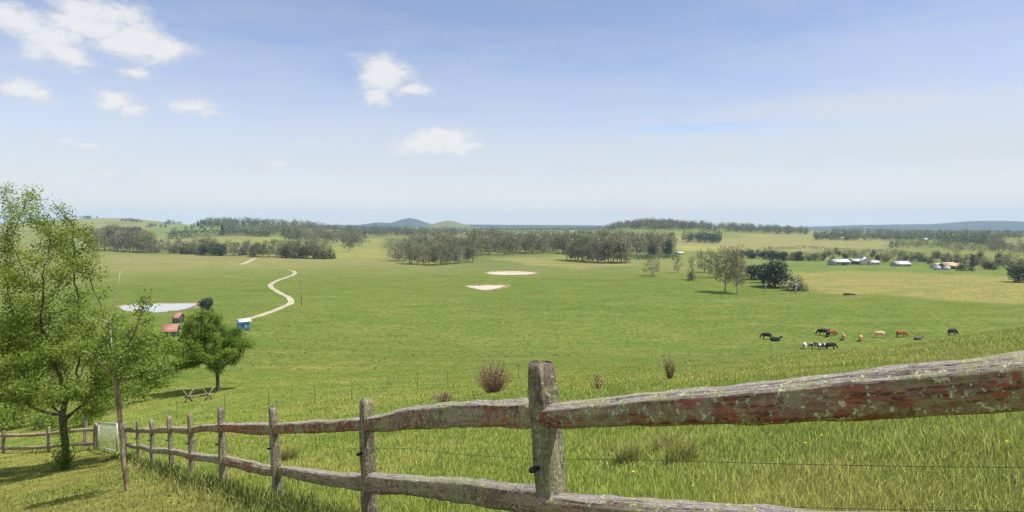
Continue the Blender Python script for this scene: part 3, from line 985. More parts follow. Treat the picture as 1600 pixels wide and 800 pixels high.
def bush_proto(seed, h=6, w=6, cards=420, size=.5, low=.02, lobes=8, conical=False):
    rg = np.random.default_rng(seed)
    mb = MB()
    mb.tube([(0, 0, -.4), (0, 0, h * .35), (0.05 * h, 0, h * .7)], [h * .03, h * .022, h * .008], 6)
    P = []
    for k in range(lobes):
        if conical:
            zf = (k + .5) / lobes; rr = w * .5 * (1 - zf) ** .8; c = np.array([rg.normal(0, .05) * w, rg.normal(0, .05) * w, h * (low + .95 * zf)])
            rad = np.array([rr, rr, h * .12])
        else:
            a = rg.uniform(0, 6.28); zf = rg.uniform(.14, .76); q_ = rg.uniform(.1, .30) * w * (1.2 - zf * .7)
            c = np.array([math.cos(a) * q_, math.sin(a) * q_, h * zf]); rad = np.array([w * .27, w * .27, h * .25]) * rg.uniform(.8, 1.2)
        n = int(cards / lobes)
        p = rg.normal(size=(n, 3)); p /= np.linalg.norm(p, axis=1, keepdims=True)
        p *= rg.random((n, 1)) ** .3 * rad
        p = p + c
        P.append(p[p[:, 2] > h * low])
    P = np.concatenate(P)
    V, q, C = leaf_quads(P, size, rg, .3, None, .8)
    return mb.mesh('trunk', True), mesh_np('crown', V, [q], False, C)

def dead_proto(seed, h=8, forks=7):
    rg = np.random.default_rng(seed)
    mb = MB()
    mb.tube([(0, 0, -.4), (.03 * h, 0, h * .4), (-.02 * h, .02 * h, h * .75), (.05 * h, 0, h)], [h * .04, h * .032, h * .018, h * .005], 7)
    for k in range(forks):
        z = h * rg.uniform(.35, .85); a = rg.uniform(0, 6.28); L = h * rg.uniform(.12, .32)
        e = np.array([math.cos(a) * L, math.sin(a) * L, z + L * rg.uniform(.3, 1)])
        s = np.array([0, 0, z]); m_ = (s + e) / 2 + rg.normal(0, .04 * h, 3)
        mb.tube([s, m_, e], [h * .014, h * .009, h * .003], 5, False)
        mb.tube([m_, m_ + rg.normal(0, .08 * h, 3) + np.array([0, 0, .06 * h])], [h * .006, h * .002], 4, False)
    return mb.mesh('trunk', True)

PROTO = {}
PROTO['gum'] = [gum_proto(500 + i, 20, [.5, .62, .42, .7, .55, .48][i], [.22, .16, .26, .18, .14, .24][i], [13, 15, 12, 16, 14, 13][i], 1500, .75, [.17, .16, .18, .155, .17, .16][i]) for i in range(6)]
PROTO['gum_dry'] = [gum_proto(520 + i, 20, [.4, .5, .36][i], [.18, .14, .2][i], 13, 1000, .7, .145) for i in range(3)]
PROTO['big_gum'] = [gum_proto(540 + i, 20, [.58, .52][i], [.27, .25][i], 20, 4600, .5, .15) for i in range(2)]
PROTO['dark'] = [bush_proto(560 + i, 8, [8, 9, 7][i], 3000, .48, .0, 13) for i in range(3)]
PROTO['conifer'] = [bush_proto(570 + i, 12, [6, 5][i], 1000, .6, .03, 10, True) for i in range(2)]
PROTO['scrub'] = [bush_proto(580 + i, 6, [6, 7.5, 5][i], 900, .5, .0) for i in range(3)]
PROTO['bright'] = [bush_proto(590 + i, 4, 5, 300, .45, .02) for i in range(2)]
PMAT = {'gum': ('gum_leaf', 'bark_gum'), 'gum_dry': ('gum_dry_leaf', 'bark_gum'), 'big_gum': ('gum_dry_leaf', 'bark_gum'), 'dark': ('dark_leaf', 'bark'),
        'conifer': ('conifer_leaf', 'bark'), 'scrub': ('scrub_leaf', 'bark'), 'bright': ('bright_leaf', 'bark')}
PH = {'gum': 20, 'gum_dry': 20, 'big_gum': 20, 'dark': 8, 'conifer': 12, 'scrub': 6, 'bright': 4}
for k, l in PROTO.items():
    for t, c in l:
        t.materials.append(M[PMAT[k][1]]); c.materials.append(M[PMAT[k][0]])
NAMES = {'gum': 'gum_tree', 'gum_dry': 'gum_tree', 'big_gum': 'gum_tree', 'dark': 'bushy_tree', 'conifer': 'conifer_tree', 'scrub': 'scrub_tree', 'bright': 'shrub'}

def put_tree(kind, p, height, label, group=None, width=1.0, which=None):
    t, c = PROTO[kind][random.randrange(len(PROTO[kind])) if which is None else which]
    s = height / PH[kind]
    o = thing(NAMES[kind], label, 'tree' if kind != 'bright' else 'shrub', p, random.uniform(0, 6.28), group)
    o.scale = (s * width, s * width, s)
    link('trunk', t, None, o); link('crown', c, None, o)
    return o

def px_tree(kind, px, base, top, label, group=None, wpx=None, which=None, natural=.85):
    p = hit(px, base)
    hgt = (base - top) / F * p.y
    wd = 1.0
    if wpx: wd = (wpx / F * p.y) / (hgt * natural)
    return put_tree(kind, p, hgt, label, group, wd, which)

def band(kinds, line, top_off, n, depth_px, label, group, seed, hj=.30, wid=1.0):
    """trees along a base line in the landscape, jittered into depth"""
    rd = random.Random(seed)
    xs = [p[0] for p in line]; ys = [p[1] for p in line]
    for i in range(n):
        px = xs[0] + (xs[-1] - xs[0]) * ((i + rd.random()) / n)
        by = float(np.interp(px, xs, ys)) - rd.random() ** 1.3 * depth_px
        tp = top_off if isinstance(top_off, (int, float)) else float(np.interp(px, xs, top_off))
        p = hit(px, by)
        base_d = hit(px, float(np.interp(px, xs, ys))).y
        hgt = tp / F * base_d * rd.uniform(1 - hj, 1 + hj)
        kd = rd.choice(kinds)
        if kd in ('scrub', 'dark'): hgt *= .8
        w = wid * rd.uniform(.85, 1.25)
        put_tree(kd, p, hgt, label, group, w)

def build_far_trees():
    # single trees first
    px_tree('gum', 1020, 431, 401, 'round grey green gum tree standing alone in the green field left of the tall pair', None, 32, 3)
    px_tree('gum_dry', 1059, 426, 394, 'small pale gum tree on a thin trunk right of the lone round tree', None, 22, 1)
    px_tree('gum_dry', 1081, 437, 397, 'sparse gum tree with a low ball of foliage near the tall pair', None, 20, 0)
    px_tree('scrub', 1081, 438, 424, 'low rounded bush at the foot of the sparse gum tree', None, 14, 0)
    px_tree('gum', 1101, 426, 386, 'dark gum tree with a spreading crown just left of the tall pair', None, 38, 1)
    px_tree('gum', 1119, 434, 392, 'grey gum tree half hidden behind the left trunk of the tall pair', None, 30, 4)
    px_tree('big_gum', 1133, 457, 382, 'tall olive gum tree with a reddish trunk, left of the pair in the field', None, 50, 0)
    px_tree('big_gum', 1152, 459, 381, 'tall olive gum tree with a grey trunk, right of the pair in the field', None, 38, 1)
    px_tree('dark', 1178, 437, 410, 'low dark green bushy tree just right of the tall pair', None, 32, 0, .95)
    px_tree('dark', 1211, 449, 404, 'large rounded dark green bushy tree beside the bleached dead tree', None, 52, 1, 1.0)
    px_tree('dark', 1194, 442, 412, 'dark green bushy tree wedged between its low and large dark neighbours', None, 32, 2, .95)
    px_tree('scrub', 1243, 454, 428, 'olive bush behind the bleached dead tree trunk', None, 32, 1)
    px_tree('conifer', 1519, 424, 397, 'dark pointed conifer near the rusty roofed shed', None, 13, 0, .5)
    px_tree('dark', 1592, 441, 412, 'dark bushy tree at the right edge of the tan field', None, 34, 1, 1.0)
    px_tree('scrub', 1502, 423, 409, 'small brown bush just left of the pointed conifer', None, 15, 0)
    px_tree('gum', 610, 390, 371, 'small round gum tree standing apart at the upper left of the central grove', None, 18, 3)
    px_tree('gum', 633, 392, 370, 'slim gum tree beside the small round one above the central grove', None, 16, 2)
    px_tree('gum_dry', 608, 404, 388, 'stunted yellowish gum tree at the left tip of the central grove', None, 10, 1)
    px_tree('gum', 545, 394, 366, 'gum tree standing in front of the brownish wood left of the valley opening', None, 22, 0)
    px_tree('dark', 322, 489, 461, 'dark green bush at the right end of the pale pond behind the round tree', None, 26, 0, .95)
    px_tree('conifer', 347, 368, 350, 'dark conifer at the corner of the long hedge on the left hill', None, 12, 1, .5)
    px_tree('gum', 302, 362, 352, 'single small tree on the green slope of the left hill', None, 8, 3)
    px_tree('gum', 272, 369, 354, 'dark tree above the left end of the long hedge', None, 12, 1)
    # dead wood by the dark bushes
    p = hit(1243, 459)
    o = thing('dead_tree', 'bleached white dead tree trunk in front of the olive bush', 'dead tree', p)
    link('trunk', dead_proto(610, 30 / F * p.y, 6), M['bark_dead'], o)
    p = hit(1196, 456)
    o = thing('dead_tree', 'small bare dead tree with pinkish branches left of the big dark bushy tree', 'dead tree', p)
    link('trunk', dead_proto(611, 18 / F * p.y, 9), M['bark_dead'], o)
    # groves and rows
    g = 'gum trees in the row along the top of the left field'
    band(['gum_dry', 'gum_dry', 'gum'], [(140, 392), (180, 393), (240, 397)], [36, 36, 29], 26, 3.5, 'pale grey gum tree in the tall row at the upper left field edge', g, 1)
    band(['gum', 'gum_dry', 'gum', 'scrub'], [(225, 396), (330, 399), (410, 401)], [23, 22, 22], 30, 3, 'olive gum tree in the lower row along the left field edge', g, 2)
    band(['gum', 'gum', 'dark'], [(318, 400), (352, 400)], 26, 5, 2, 'dark olive gum tree in the small clump midway along the left field row', g, 3)
    band(['gum'], [(398, 402), (420, 402)], 28, 4, 2, 'dark round gum tree in the close clump above the upper bend of the track', g, 4)
    band(['gum', 'gum', 'gum_dry', 'scrub'], [(430, 403), (515, 405)], [26, 27], 17, 3, 'olive gum tree in the right end of the row along the left field', g, 5)
    g = 'gum trees in the brownish wood left of the valley opening'
    band(['gum_dry', 'gum_dry', 'gum'], [(442, 378), (500, 380), (566, 385)], [23, 25, 24], 36, 5, 'brownish gum tree in the wood left of the valley opening', g, 6)
    g = 'gum trees in the central grove'
    band(['gum_dry', 'gum_dry', 'gum'], [(616, 408), (640, 414), (682, 415), (742, 410)], [28, 33, 35, 29], 24, 5, 'grey pinkish gum tree in the front row of the central grove', g, 7)
    band(['gum', 'gum', 'gum_dry'], [(640, 399), (745, 398)], [32, 34], 22, 8, 'dark grey gum tree in the back rows of the central grove', g, 8)
    g = 'gum trees in the long wood beyond the ponds'
    band(['gum', 'gum', 'gum', 'gum_dry'], [(742, 400), (800, 398), (890, 397)], [36, 33, 32], 46, 8, 'olive gum tree in the left half of the long wood beyond the ponds', g, 9)
    band(['gum', 'gum', 'dark', 'gum_dry'], [(885, 398), (960, 400), (1052, 400)], [34, 34, 30], 44, 8, 'olive gum tree in the right half of the long wood beyond the ponds', g, 10)
    band(['gum_dry', 'gum_dry', 'gum'], [(884, 407), (930, 411), (986, 412)], [34, 38, 36], 26, 3, 'pale gum tree in the clump jutting out of the long wood', g, 11)
    g = 'trees in the row behind the green field on the right'
    band(['gum', 'dark', 'scrub', 'gum'], [(1160, 404), (1230, 407), (1290, 409)], [16, 17, 17], 26, 2, 'small dark tree in the row behind the green field on the right', g, 12)
    g = 'olive trees and bushes behind the farm sheds'
    band(['scrub', 'scrub', 'gum'], [(1288, 409), (1400, 411), (1460, 414)], [15, 15, 16], 34, 12, 'olive tree in the loose scrub behind the pale farm sheds', g, 13)
    band(['scrub', 'scrub', 'gum_dry'], [(1460, 414), (1540, 421), (1610, 428)], [18, 20, 24], 30, 16, 'olive tree in the scrub right of the farm sheds', g, 14)
    g = 'bare looking trees on the far right slopes'
    band(['gum_dry'], [(1390, 388), (1480, 388)], [12, 12], 26, 4, 'greyish tree in the upper line of bare trees on the far right slope', g, 15)
    band(['gum_dry'], [(1475, 392), (1560, 394)], [10, 11], 26, 3, 'greyish tree in the lower line of bare trees on the far right slope', g, 16)
    band(['gum_dry'], [(1545, 392), (1610, 400)], [17, 19], 20, 5, 'greyish tree in the clump at the far right edge', g, 17)
    g = 'bright green shrubs under the long wood'
    band(['bright'], [(990, 406), (1052, 404)], [9, 9], 14, 2, 'bright green shrub at the right foot of the long wood', g, 18)
build_far_trees()

def woodland(name, label, regions, seed, mat='wood_leaf', hgt=(12, 20), cards=70, size=1.7, cat='woodland'):
    """a far-off wood that reads as one mass"""
    rg = np.random.default_rng(seed)
    P, T = [], []
    for (line, n, dpx, hk) in regions:
        xs = [p[0] for p in line]; ys = [p[1] for p in line]
        for i in range(n):
            px = rg.uniform(xs[0], xs[-1])
            by = float(np.interp(px, xs, ys)) - rg.random() * dpx
            c = np.array(hit(px, by))
            h = rg.uniform(*hgt) * hk; w = h * rg.uniform(.28, .42)
            m = cards
            p = rg.normal(size=(m, 3)); p /= np.linalg.norm(p, axis=1, keepdims=True)
            p *= rg.random((m, 1)) ** .4 * np.array([w, w, h * .46])
            P.append(p + c + np.array([0, 0, h * .52])); T.append(np.clip(rg.normal(.45, .2, m) + rg.normal(0, .18), 0, 1))
    P = np.concatenate(P); T = np.concatenate(T)
    V, q, C = leaf_quads(P, size, rg, .3, T, .8)
    o = link(name, mesh_np(name, V, [q], False, C), M[mat])
    return tag(o, label, cat, kind='stuff')

woodland('woodland', 'dark wood along the crest of the right hand hill', [([(955, 357), (985, 353.8), (1010, 351.8), (1035, 352), (1065, 354.8), (1100, 358)], 130, .9, .75), ([(1000, 351.8), (1020, 351.8)], 10, .4, 1.1), ([(958, 360), (1000, 358), (1060, 360), (1150, 364), (1262, 368)], 460, 6, 1.0), ([(990, 357), (1050, 357)], 50, 2, 1.2)], 700)
woodland('woodland', 'blue green clump of trees on the flank of the right hand hill', [([(1066, 380), (1125, 381)], 60, 4, .95)], 701, 'conifer_leaf')
woodland('woodland', 'dark belt of trees across the far plain behind the central grove', [([(480, 363), (560, 367), (640, 369), (780, 366)], 300, 9, 1.0), ([(545, 370), (720, 371)], 200, 3, 1.3)], 702)
woodland('woodland', 'far belt of trees right behind the long wood', [([(760, 364), (860, 363), (960, 361)], 240, 6, .9)], 703)
woodland('woodland', 'dense inner rows of the long wood beyond the ponds', [([(745, 394), (890, 391), (1050, 393)], 150, 12, 1.35)], 708, 'gum_leaf', cards=110, size=1.5)
woodland('woodland', 'wooded crest and dark trees on the left hill', [([(322, 356), (380, 355.5), (430, 357), (490, 360)], 190, 4, 1.15), ([(345, 367), (400, 370), (450, 371)], 130, 9, 1.2), ([(300, 354), (345, 354)], 30, 2, .8), ([(255, 352), (300, 351)], 40, 4, .8)], 704)
woodland('woodland', 'dark wooded belt below the blue range on the right', [([(1272, 376), (1350, 377), (1470, 377), (1560, 383)], 300, 5, .85), ([(1300, 370), (1450, 372), (1600, 376)], 220, 6, .95), ([(1470, 384), (1565, 386)], 90, 5, 1.1)], 705, 'wood_leaf')
woodland('woodland', 'thin line of dark trees on the crown of the far left hill', [([(125, 343), (155, 342)], 22, 2, .7), ([(150, 339), (160, 339)], 8, 1, .9), ([(190, 347), (222, 348)], 22, 2, .7), ([(170, 362), (220, 364)], 40, 2, .6), ([(228, 357), (262, 358)], 14, 4, .7), ([(285, 360), (335, 361)], 9, 5, .6)], 706)

def hedge(label, line, width, height, seed, mat='conifer_leaf', n=900, size=1.4):
    rg = np.random.default_rng(seed)
    pts = [hit(*p) for p in line]
    t = rg.random(n) * (len(pts) - 1)
    i = np.minimum(t.astype(int), len(pts) - 2); f = (t - i)[:, None]
    A = np.array([list(p) for p in pts])
    P = A[i] * (1 - f) + A[i + 1] * f
    P[:, 0] += rg.uniform(-.5, .5, n) * width; P[:, 1] += rg.uniform(-.5, .5, n) * width
    P[:, 2] = H(P[:, 0], P[:, 1]) + rg.random(n) ** .7 * height * (1 + .25 * vnoise(P[:, 0] / 9, P[:, 1] / 9, seed))
    V, q, C = leaf_quads(P, size, rg, .3, None, .8)
    o = link('hedge', mesh_np('hedge', V, [q], False, C), M[mat])
    tag(o, label, 'hedge')
hedge('long clipped dark hedge crossing the left hill', [(262, 374), (300, 371.5), (345, 369)], 9, 11, 720, n=2600, size=1.4)
hedge('dark green hedge continuing under the trees on the left hill', [(345, 369), (385, 369), (420, 370)], 9, 9, 721, n=1800, size=1.4)
hedge('brown hedge line crossing the tan field on the right', [(1205, 391), (1260, 388), (1320, 393), (1400, 395)], 7, 3.2, 722, 'gum_dry_leaf', 1400, 1.1)

# ------------------------------------------------------------------ near trees
def build_left_tree():
    base = at(103, 21.2)
    d = base.y; k = d / F
    def w(px, py, dy=0.0):
        return np.array([(px - 103) * k, dy, -(py - HOR) * k - base.z])
    rg = np.random.default_rng(31)
    att = clumps(rg, w(112, 565), (160 * k, 2.9, 84 * k), 120, 9, .42)
    att += clumps(rg, w(40, 590), (150 * k, 2.4, 60 * k), 36, 9, .40)
    att += clumps(rg, w(45, 425), (108 * k, 1.8, 112 * k), 95, 5, .28)
    att += clumps(rg, w(118, 430), (45 * k, 1.0, 80 * k), 24, 5, .22)
    att += [w(x, y, z) for x, y, z in ((6, 292, .3), (14, 305, .2), (38, 286, .2), (58, 300, -.2), (44, 318, -.4), (72, 318, .1), (100, 328, .4), (86, 322, .2), (-20, 300, .5), (-30, 330, -.4), (-40, 360, .2), (20, 330, .0), (60, 335, .5), (100, 345, -.3), (125, 350, .1))]
    def dens(p):
        return 1.0 if p[2] < w(0, 500)[2] else .85
    detailed_tree('broadleaf_tree', 'tall spreading green tree with a dark trunk on the lawn before the far rail fence', 'tree', base, att,
                  [w(102, 690), w(98, 655)], .2, 1.6, .30, M['elm_leaf'], M['bark'], 92000, .070, .006, .11, 31, .155, leaf_r=2.6, up=.6, density=dens)
build_left_tree()

def build_round_tree():
    base = at(340, 50.0)
    d = base.y; k = d / F
    def w(px, py, dy=0.0): return np.array([(px - 340) * k, dy, -(py - HOR) * k - base.z])
    rg = np.random.default_rng(32)
    att = clumps(rg, w(327, 546), (62 * k, 2.9, 38 * k), 84, 8, .45, w(0, 574)[2])
    att += clumps(rg, w(318, 508), (33 * k, 1.7, 30 * k), 30, 8, .45)
    def dens(p): return 1.0
    detailed_tree('round_tree', 'round dense green tree standing alone on the slope behind the rail fence', 'tree', base, att,
                  [w(340, 590), w(338, 572)], .24, 1.8, .34, M['round_leaf'], M['bark'], 52000, .11, .012, .14, 32, .19, leaf_r=2.8, up=.6, density=dens)
build_round_tree()

def build_sapling():
    base = at(200, 12.0)
    d = base.y; k = d / F
    def w(px, py, dy=0.0): return np.array([(px - 200) * k, dy, -(py - HOR) * k - base.z])
    rg = np.random.default_rng(33)
    root = thing('sapling', 'thin leaning sapling with sparse pale leaves and a bare dead leader on the lawn', 'tree', base)
    att = ell_pts(rg, w(205, 540), (55 * k, .6, 75 * k), 70)
    att += ell_pts(rg, w(232, 556), (30 * k, .5, 35 * k), 22)
    att += ell_pts(rg, w(180, 555), (38 * k, .5, 42 * k), 40)
    att += [w(232, 458), w(240, 470), w(212, 462), w(150, 560), w(140, 550)]
    nodes, par = space_tree(att, (0, 0, -.1), .09, .9, .14, [w(193, 720), w(188, 660), w(183, 605), w(180, 580)], seed=33)
    mb, r, ch = tree_wood(nodes, par, .0035, 2.3, .043)
    mb.build('trunk', M['bark_grey'], root, True)
    mb = MB()
    mb.tube([w(181, 590), w(176, 560), w(173, 520), w(172, 498), w(180, 470), w(185, 445), w(188, 424)], [.015, .013, .012, .010, .008, .006, .003], 6)
    mb.tube([w(173, 505), w(160, 499), w(140, 497)], [.009, .006, .003], 5)
    mb.tube([w(178, 575), w(150, 555), w(128, 548)], [.014, .010, .005], 5)
    mb.build('dead_branch', M['bark_dead'], root, True)
    tw = np.where(r < .011)[0]; tw = tw[nodes[tw, 2] > w(0, 610)[2]]
    n = 4800
    P = nodes[rg.choice(tw, n)] + rg.normal(0, .065, (n, 3))
    V, q, C = leaf_quads(P, .05, rg, .5, None, .6)
    link('crown', mesh_np('crown', V, [q], False, C), M['pale_leaf'], root)
    # suckers at the foot of the tall tree
    p = at(103, 21.0)
    rg = np.random.default_rng(34)
    o = thing('basal_shrub', 'small leafy shrub clasping the foot of the tall tree trunk', 'shrub', p + Vector((0, -.12, 0)))
    P = rg.normal(0, 1, (900, 3)) * np.array([.17, .17, .2]) + np.array([0, 0, .3]); P = P[P[:, 2] > .02]
    P2 = rg.normal(0, 1, (250, 3)) * np.array([.12, .12, .3]) + np.array([0, 0, .9])
    P = np.concatenate([P, P2])
    V, q, C = leaf_quads(P, .075, rg, .4, None, .6)
    link('crown', mesh_np('crown', V, [q], False, C), M['round_leaf'], o)
    mb = MB()
    for i in range(7):
        a = i * .9; mb.tube([(0.03 * math.cos(a), .03 * math.sin(a), -.05), (.2 * math.cos(a), .2 * math.sin(a), .55)], [.01, .004], 4)
    mb.build('stem', M['bark'], o)
build_sapling()

def build_shrubs():
    # leafy weeds and shrubs on the slope behind the left fence
    rd = random.Random(5)
    spots = [(8, 672, 30), (32, 668, 34), (58, 670, 28), (85, 668, 26), (118, 668, 28), (140, 664, 22), (172, 640, 34), (205, 632, 30), (228, 618, 26), (250, 606, 24), (212, 600, 28), (186, 610, 30), (268, 590, 22), (236, 580, 24), (160, 650, 26)]
    rg = np.random.default_rng(35)
    meshes = []
    for k in range(3):
        P = []
        for j in range(7):
            c = np.array([rg.uniform(-.5, .5), rg.uniform(-.4, .4), rg.uniform(.25, .7)])
            P.append(rg.normal(0, 1, (110, 3)) * np.array([.22, .22, .16]) + c)
        P = np.concatenate(P); P = P[P[:, 2] > .02]
        V, q, C = leaf_quads(P, .10, rg, .5, None, .6)
        me = mesh_np('crown', V, [q], False, C); me.materials.append(M['pale_leaf'] if k != 1 else M['round_leaf'])
        mb = MB()
        for j in range(6):
            a = rg.uniform(0, 6.28); mb.tube([(0, 0, -.1), (.25 * math.cos(a), .25 * math.sin(a), .5)], [.012, .004], 4)
        st = mb.mesh('stem'); st.materials.append(M['bark'])
        meshes.append((me, st))
    for i, (px, py, hh) in enumerate(spots):
        p = hit(px, py)
        h = hh / F * p.y
        lab = 'leafy green shrub growing just behind the far rail fence' if i < 6 else 'low leafy bush on the slope between the mesh gate and the round tree'
        o = thing('leafy_shrub', lab, 'shrub', p, rd.uniform(0, 6), 'shrubs behind the far rail fence' if i < 6 else 'low bushes on the slope behind the gate')
        s = h / .85
        o.scale = (s * rd.uniform(1.0, 1.4), s * rd.uniform(1, 1.4), s)
        me, st = meshes[i % 3]
        link('crown', me, None, o); link('stem', st, None, o)
build_shrubs()

def dry_bush(label, px, base, top, wpx, n, seed, density=1.0):
    p = hit(px, base); k = p.y / F
    h = (base - top) * k; w = wpx * k / 2
    rg = np.random.default_rng(seed)
    o = thing('dry_bush', label, 'bush', p)
    mb = MB(); tips = []
    for i in range(n):
        a = rg.uniform(0, 6.28); rr = w * math.sqrt(rg.random()); hh = h * (1 - .45 * (rr / w) ** 2) * rg.uniform(.65, 1.05)
        e = np.array([math.cos(a) * rr, math.sin(a) * rr, hh]); s = np.array([e[0] * .15, e[1] * .15, -.05])
        m_ = s * .5 + e * .5 + rg.normal(0, .05 * h, 3) + np.array([0, 0, .08 * h])
        mb.tube([s, m_, e], [.007, .006, .003], 4, False)
        for _ in range(7):
            t = rg.uniform(.35, 1.05); q_ = m_ + (e - m_) * (t - .5) * 2 if t > .5 else s + (m_ - s) * t * 2
            tips.append(q_ + rg.normal(0, .03 * h, 3))
    v = np.concatenate(mb.v)
    link('stem', mb.mesh('stem', False, np.repeat(rg.random(len(v))[:, None], 3, 1)), M['brown_stalk'], o)
    V, q, C = leaf_quads(np.array(tips), .055, rg, .1, None, .45)
    link('dry_foliage', mesh_np('dry_foliage', V, [q], False, C), M['brown_stalk'], o)
dry_bush('large bushy dead brown shrub behind the rail left of the nearest post', 772, 616, 560, 66, 230, 41)
dry_bush('upright dark brown dock plant standing right of the nearest post', 1046, 594, 553, 26, 55, 42)
dry_bush('small faint brown weed between the nearest post and the dock plant', 934, 612, 578, 24, 22, 43)
dry_bush('low flattened brown shrub just showing over the upper rail', 692, 632, 610, 44, 60, 44)

# yellow flowers and dark tussocks near the fence
def build_flowers():
    st = MB(); st.tube([(0, 0, 0), (.01, 0, .15), (.0, .01, .26)], .0022, 4)
    stm = st.mesh('stem'); stm.materials.append(pmat('flower_stem', (.1, .16, .03)))
    pe = MB()
    for i in range(12):
        a = i * math.pi / 6; c, s = math.cos(a), math.sin(a)
        pe.add([(0, 0, .26), (c * .013 - s * .006, s * .013 + c * .006, .268), (c * .022, s * .022, .274), (c * .013 + s * .006, s * .013 - c * .006, .268)], [(0, 1, 2, 3)])
    pem = pe.mesh('petals'); pem.materials.append(pmat('yellow_petals', (.85, .62, .02), .6))
    labs = ['yellow flower in the grass under the middle of the right hand upper rail', 'yellow flower close under the underside of the right hand upper rail', 'small yellow flower near the right edge of the picture below the upper rail',
            'small yellow flower beside the nearest post above the lower rail', 'pale yellow flower between the two rails right of its brighter neighbour']
    for (px, py), lab in zip([(1259, 692), (1330, 659), (1574, 690), (990, 737), (1284, 680)], labs):
        p = hit_head(px, py, .27)
        o = thing('yellow_flower', lab, 'flower', p, random.uniform(0, 6), 'yellow flowers in the paddock grass')
        o.scale = (.62, .62, 1)
        link('stem', stm, None, o); link('petals', pem, None, o)
    # tussocks
    rg = np.random.default_rng(46)
    for (px, py, h, w, lab) in [(980, 728, .34, .22, 'dark grass tussock right of the nearest post above the wire'), (1062, 726, .36, .3, 'broad olive grass tussock under the middle of the upper rail'), (452, 722, .5, .35, 'green grass tussock behind the rails right of the third post'), (1040, 706, .3, .3, 'brownish grass tussock behind the broad olive one')]:
        p = hit(px, py); n = 420
        a = rg.uniform(0, 6.28, n); rr = np.sqrt(rg.random(n)) * w * .55
        X = p.x + np.cos(a) * rr; Y = p.y + np.sin(a) * rr
        kk = rg.random((n, 1))
        c = (np.array([.17, .23, .04]) * (1 - kk) + np.array([.36, .33, .11]) * kk)
        me = blades('tussock', X, Y, rg.uniform(.5, .9, n) * h, np.full(n, .006), c, .45)
        v = np.empty(len(me.vertices) * 3, np.float32); me.vertices.foreach_get('co', v)
        v = v.reshape(-1, 3) - np.array(p); me.vertices.foreach_set('co', v.astype(np.float32).ravel())
        o = link('grass_tussock', me, M['grass'], None, p)
        tag(o, lab, 'tussock')
build_flowers()

# ------------------------------------------------------------------ track and ponds
def ribbon(name, pix, width, mat, lift=.06):
    pts = [hit(*p) for p in pix]
    P = np.array([[p.x, p.y] for p in pts])
    # smooth resample (Catmull-Rom)
    out = []
    for i in range(len(P) - 1):
        p0, p1, p2, p3 = P[max(i - 1, 0)], P[i], P[i + 1], P[min(i + 2, len(P) - 1)]
        for t in np.linspace(0, 1, 9)[:-1]:
            wv = cubic_w(t); out.append(wv[0] * p0 + wv[1] * p1 + wv[2] * p2 + wv[3] * p3)
    out.append(P[-1]); out = np.array(out)
    t = np.gradient(out, axis=0); t /= np.linalg.norm(t, axis=1, keepdims=True) + 1e-9
    nrm = np.stack([-t[:, 1], t[:, 0]], 1)
    rows = []
    offs = np.linspace(-.5, .5, 7)
    for o_ in offs:
        jw = width * (1 + .55 * (vnoise(np.arange(len(out)) * .8, np.full(len(out), o_ * 9), 3) - .5))
        q = out + nrm * (o_ * jw)[:, None]
        rows.append(np.column_stack([q, H(q[:, 0], q[:, 1]) + lift * (1 if abs(o_) < .49 else -.2)]))
    V = np.concatenate(rows); n = len(out)
    idx = np.arange(len(V)).reshape(len(offs), n)
    a, b_ = idx[:-1], idx[1:]
    q = np.stack([a[:, :-1], a[:, 1:], b_[:, 1:], b_[:, :-1]], -1).reshape(-1, 4)
    C = np.repeat(np.array([[.29, .28, .15], [.40, .36, .28], [.42, .385, .31], [.29, .28, .15], [.42, .385, .31], [.40, .36, .28], [.29, .28, .15]]), n, axis=0)
    C = C * (1 + .35 * (vnoise(V[:, 0] / 2.5, V[:, 1] / 4, 5)[:, None] - .5))
    o = link(name, mesh_np(name, V, [q], True, C), mat)
    return tag(o, kind='structure')
ribbon('track', [(372, 503), (392, 497), (415, 490), (438, 481), (452, 475), (455, 470), (450, 464), (440, 459), (430, 453), (423, 448), (423, 444), (430, 440), (446, 434), (457, 430), (461, 426), (457, 423), (450, 422)], 2.4, M['track'])
ribbon('track', [(376, 413), (381, 411.5), (390, 408), (398, 404)], 3.6, M['track'])

def pond(k, bank_h):
    out, zw = PONDS[k]
    c = out.mean(0); m = len(out)
    V = np.vstack([np.column_stack([out, np.full(m, zw)]), [[c[0], c[1], zw]]])
    t = np.array([[i, (i + 1) % m, m] for i in range(m)])
    a2 = sum(out[i][0] * out[(i + 1) % m][1] - out[(i + 1) % m][0] * out[i][1] for i in range(m))
    if a2 < 0: t = t[:, ::-1]
    nm = 'water' if k == 2 else 'pond_bed'
    o = link(nm, mesh_np(nm, V, [t]), M['water' if k == 2 else 'bed']); tag(o, kind='structure')
    rings = []
    dirv = out - c; ln = np.linalg.norm(dirv, axis=1, keepdims=True); u = dirv / ln
    isback = sstep(-.3, .6, u[:, 1])
    for (e, dz) in ((-.6, -.5), (.5, None), (1.3, None), (2.6, 'g')):
        q = out + u * e
        if dz == 'g': z = H(q[:, 0], q[:, 1]) - .15
        elif dz is None: z = np.full(m, zw) + (.03 + .55 * bank_h * isback) * (1 if e < 2 else .9)
        else: z = np.full(m, zw + dz)
        rings.append(np.column_stack([q, z]))
    V = np.concatenate(rings); idx = np.arange(4 * m).reshape(4, m)
    a, b_ = idx[:-1], idx[1:]
    q = np.stack([a, np.roll(a, -1, 1), np.roll(b_, -1, 1), b_], -1).reshape(-1, 4)
    if a2 > 0: q = q[:, ::-1]
    o = link('bank', mesh_np('bank', V, [q], True), M['clay']); tag(o, kind='structure')
pond(0, .7)
pond(1, .8)
pond(2, .2)

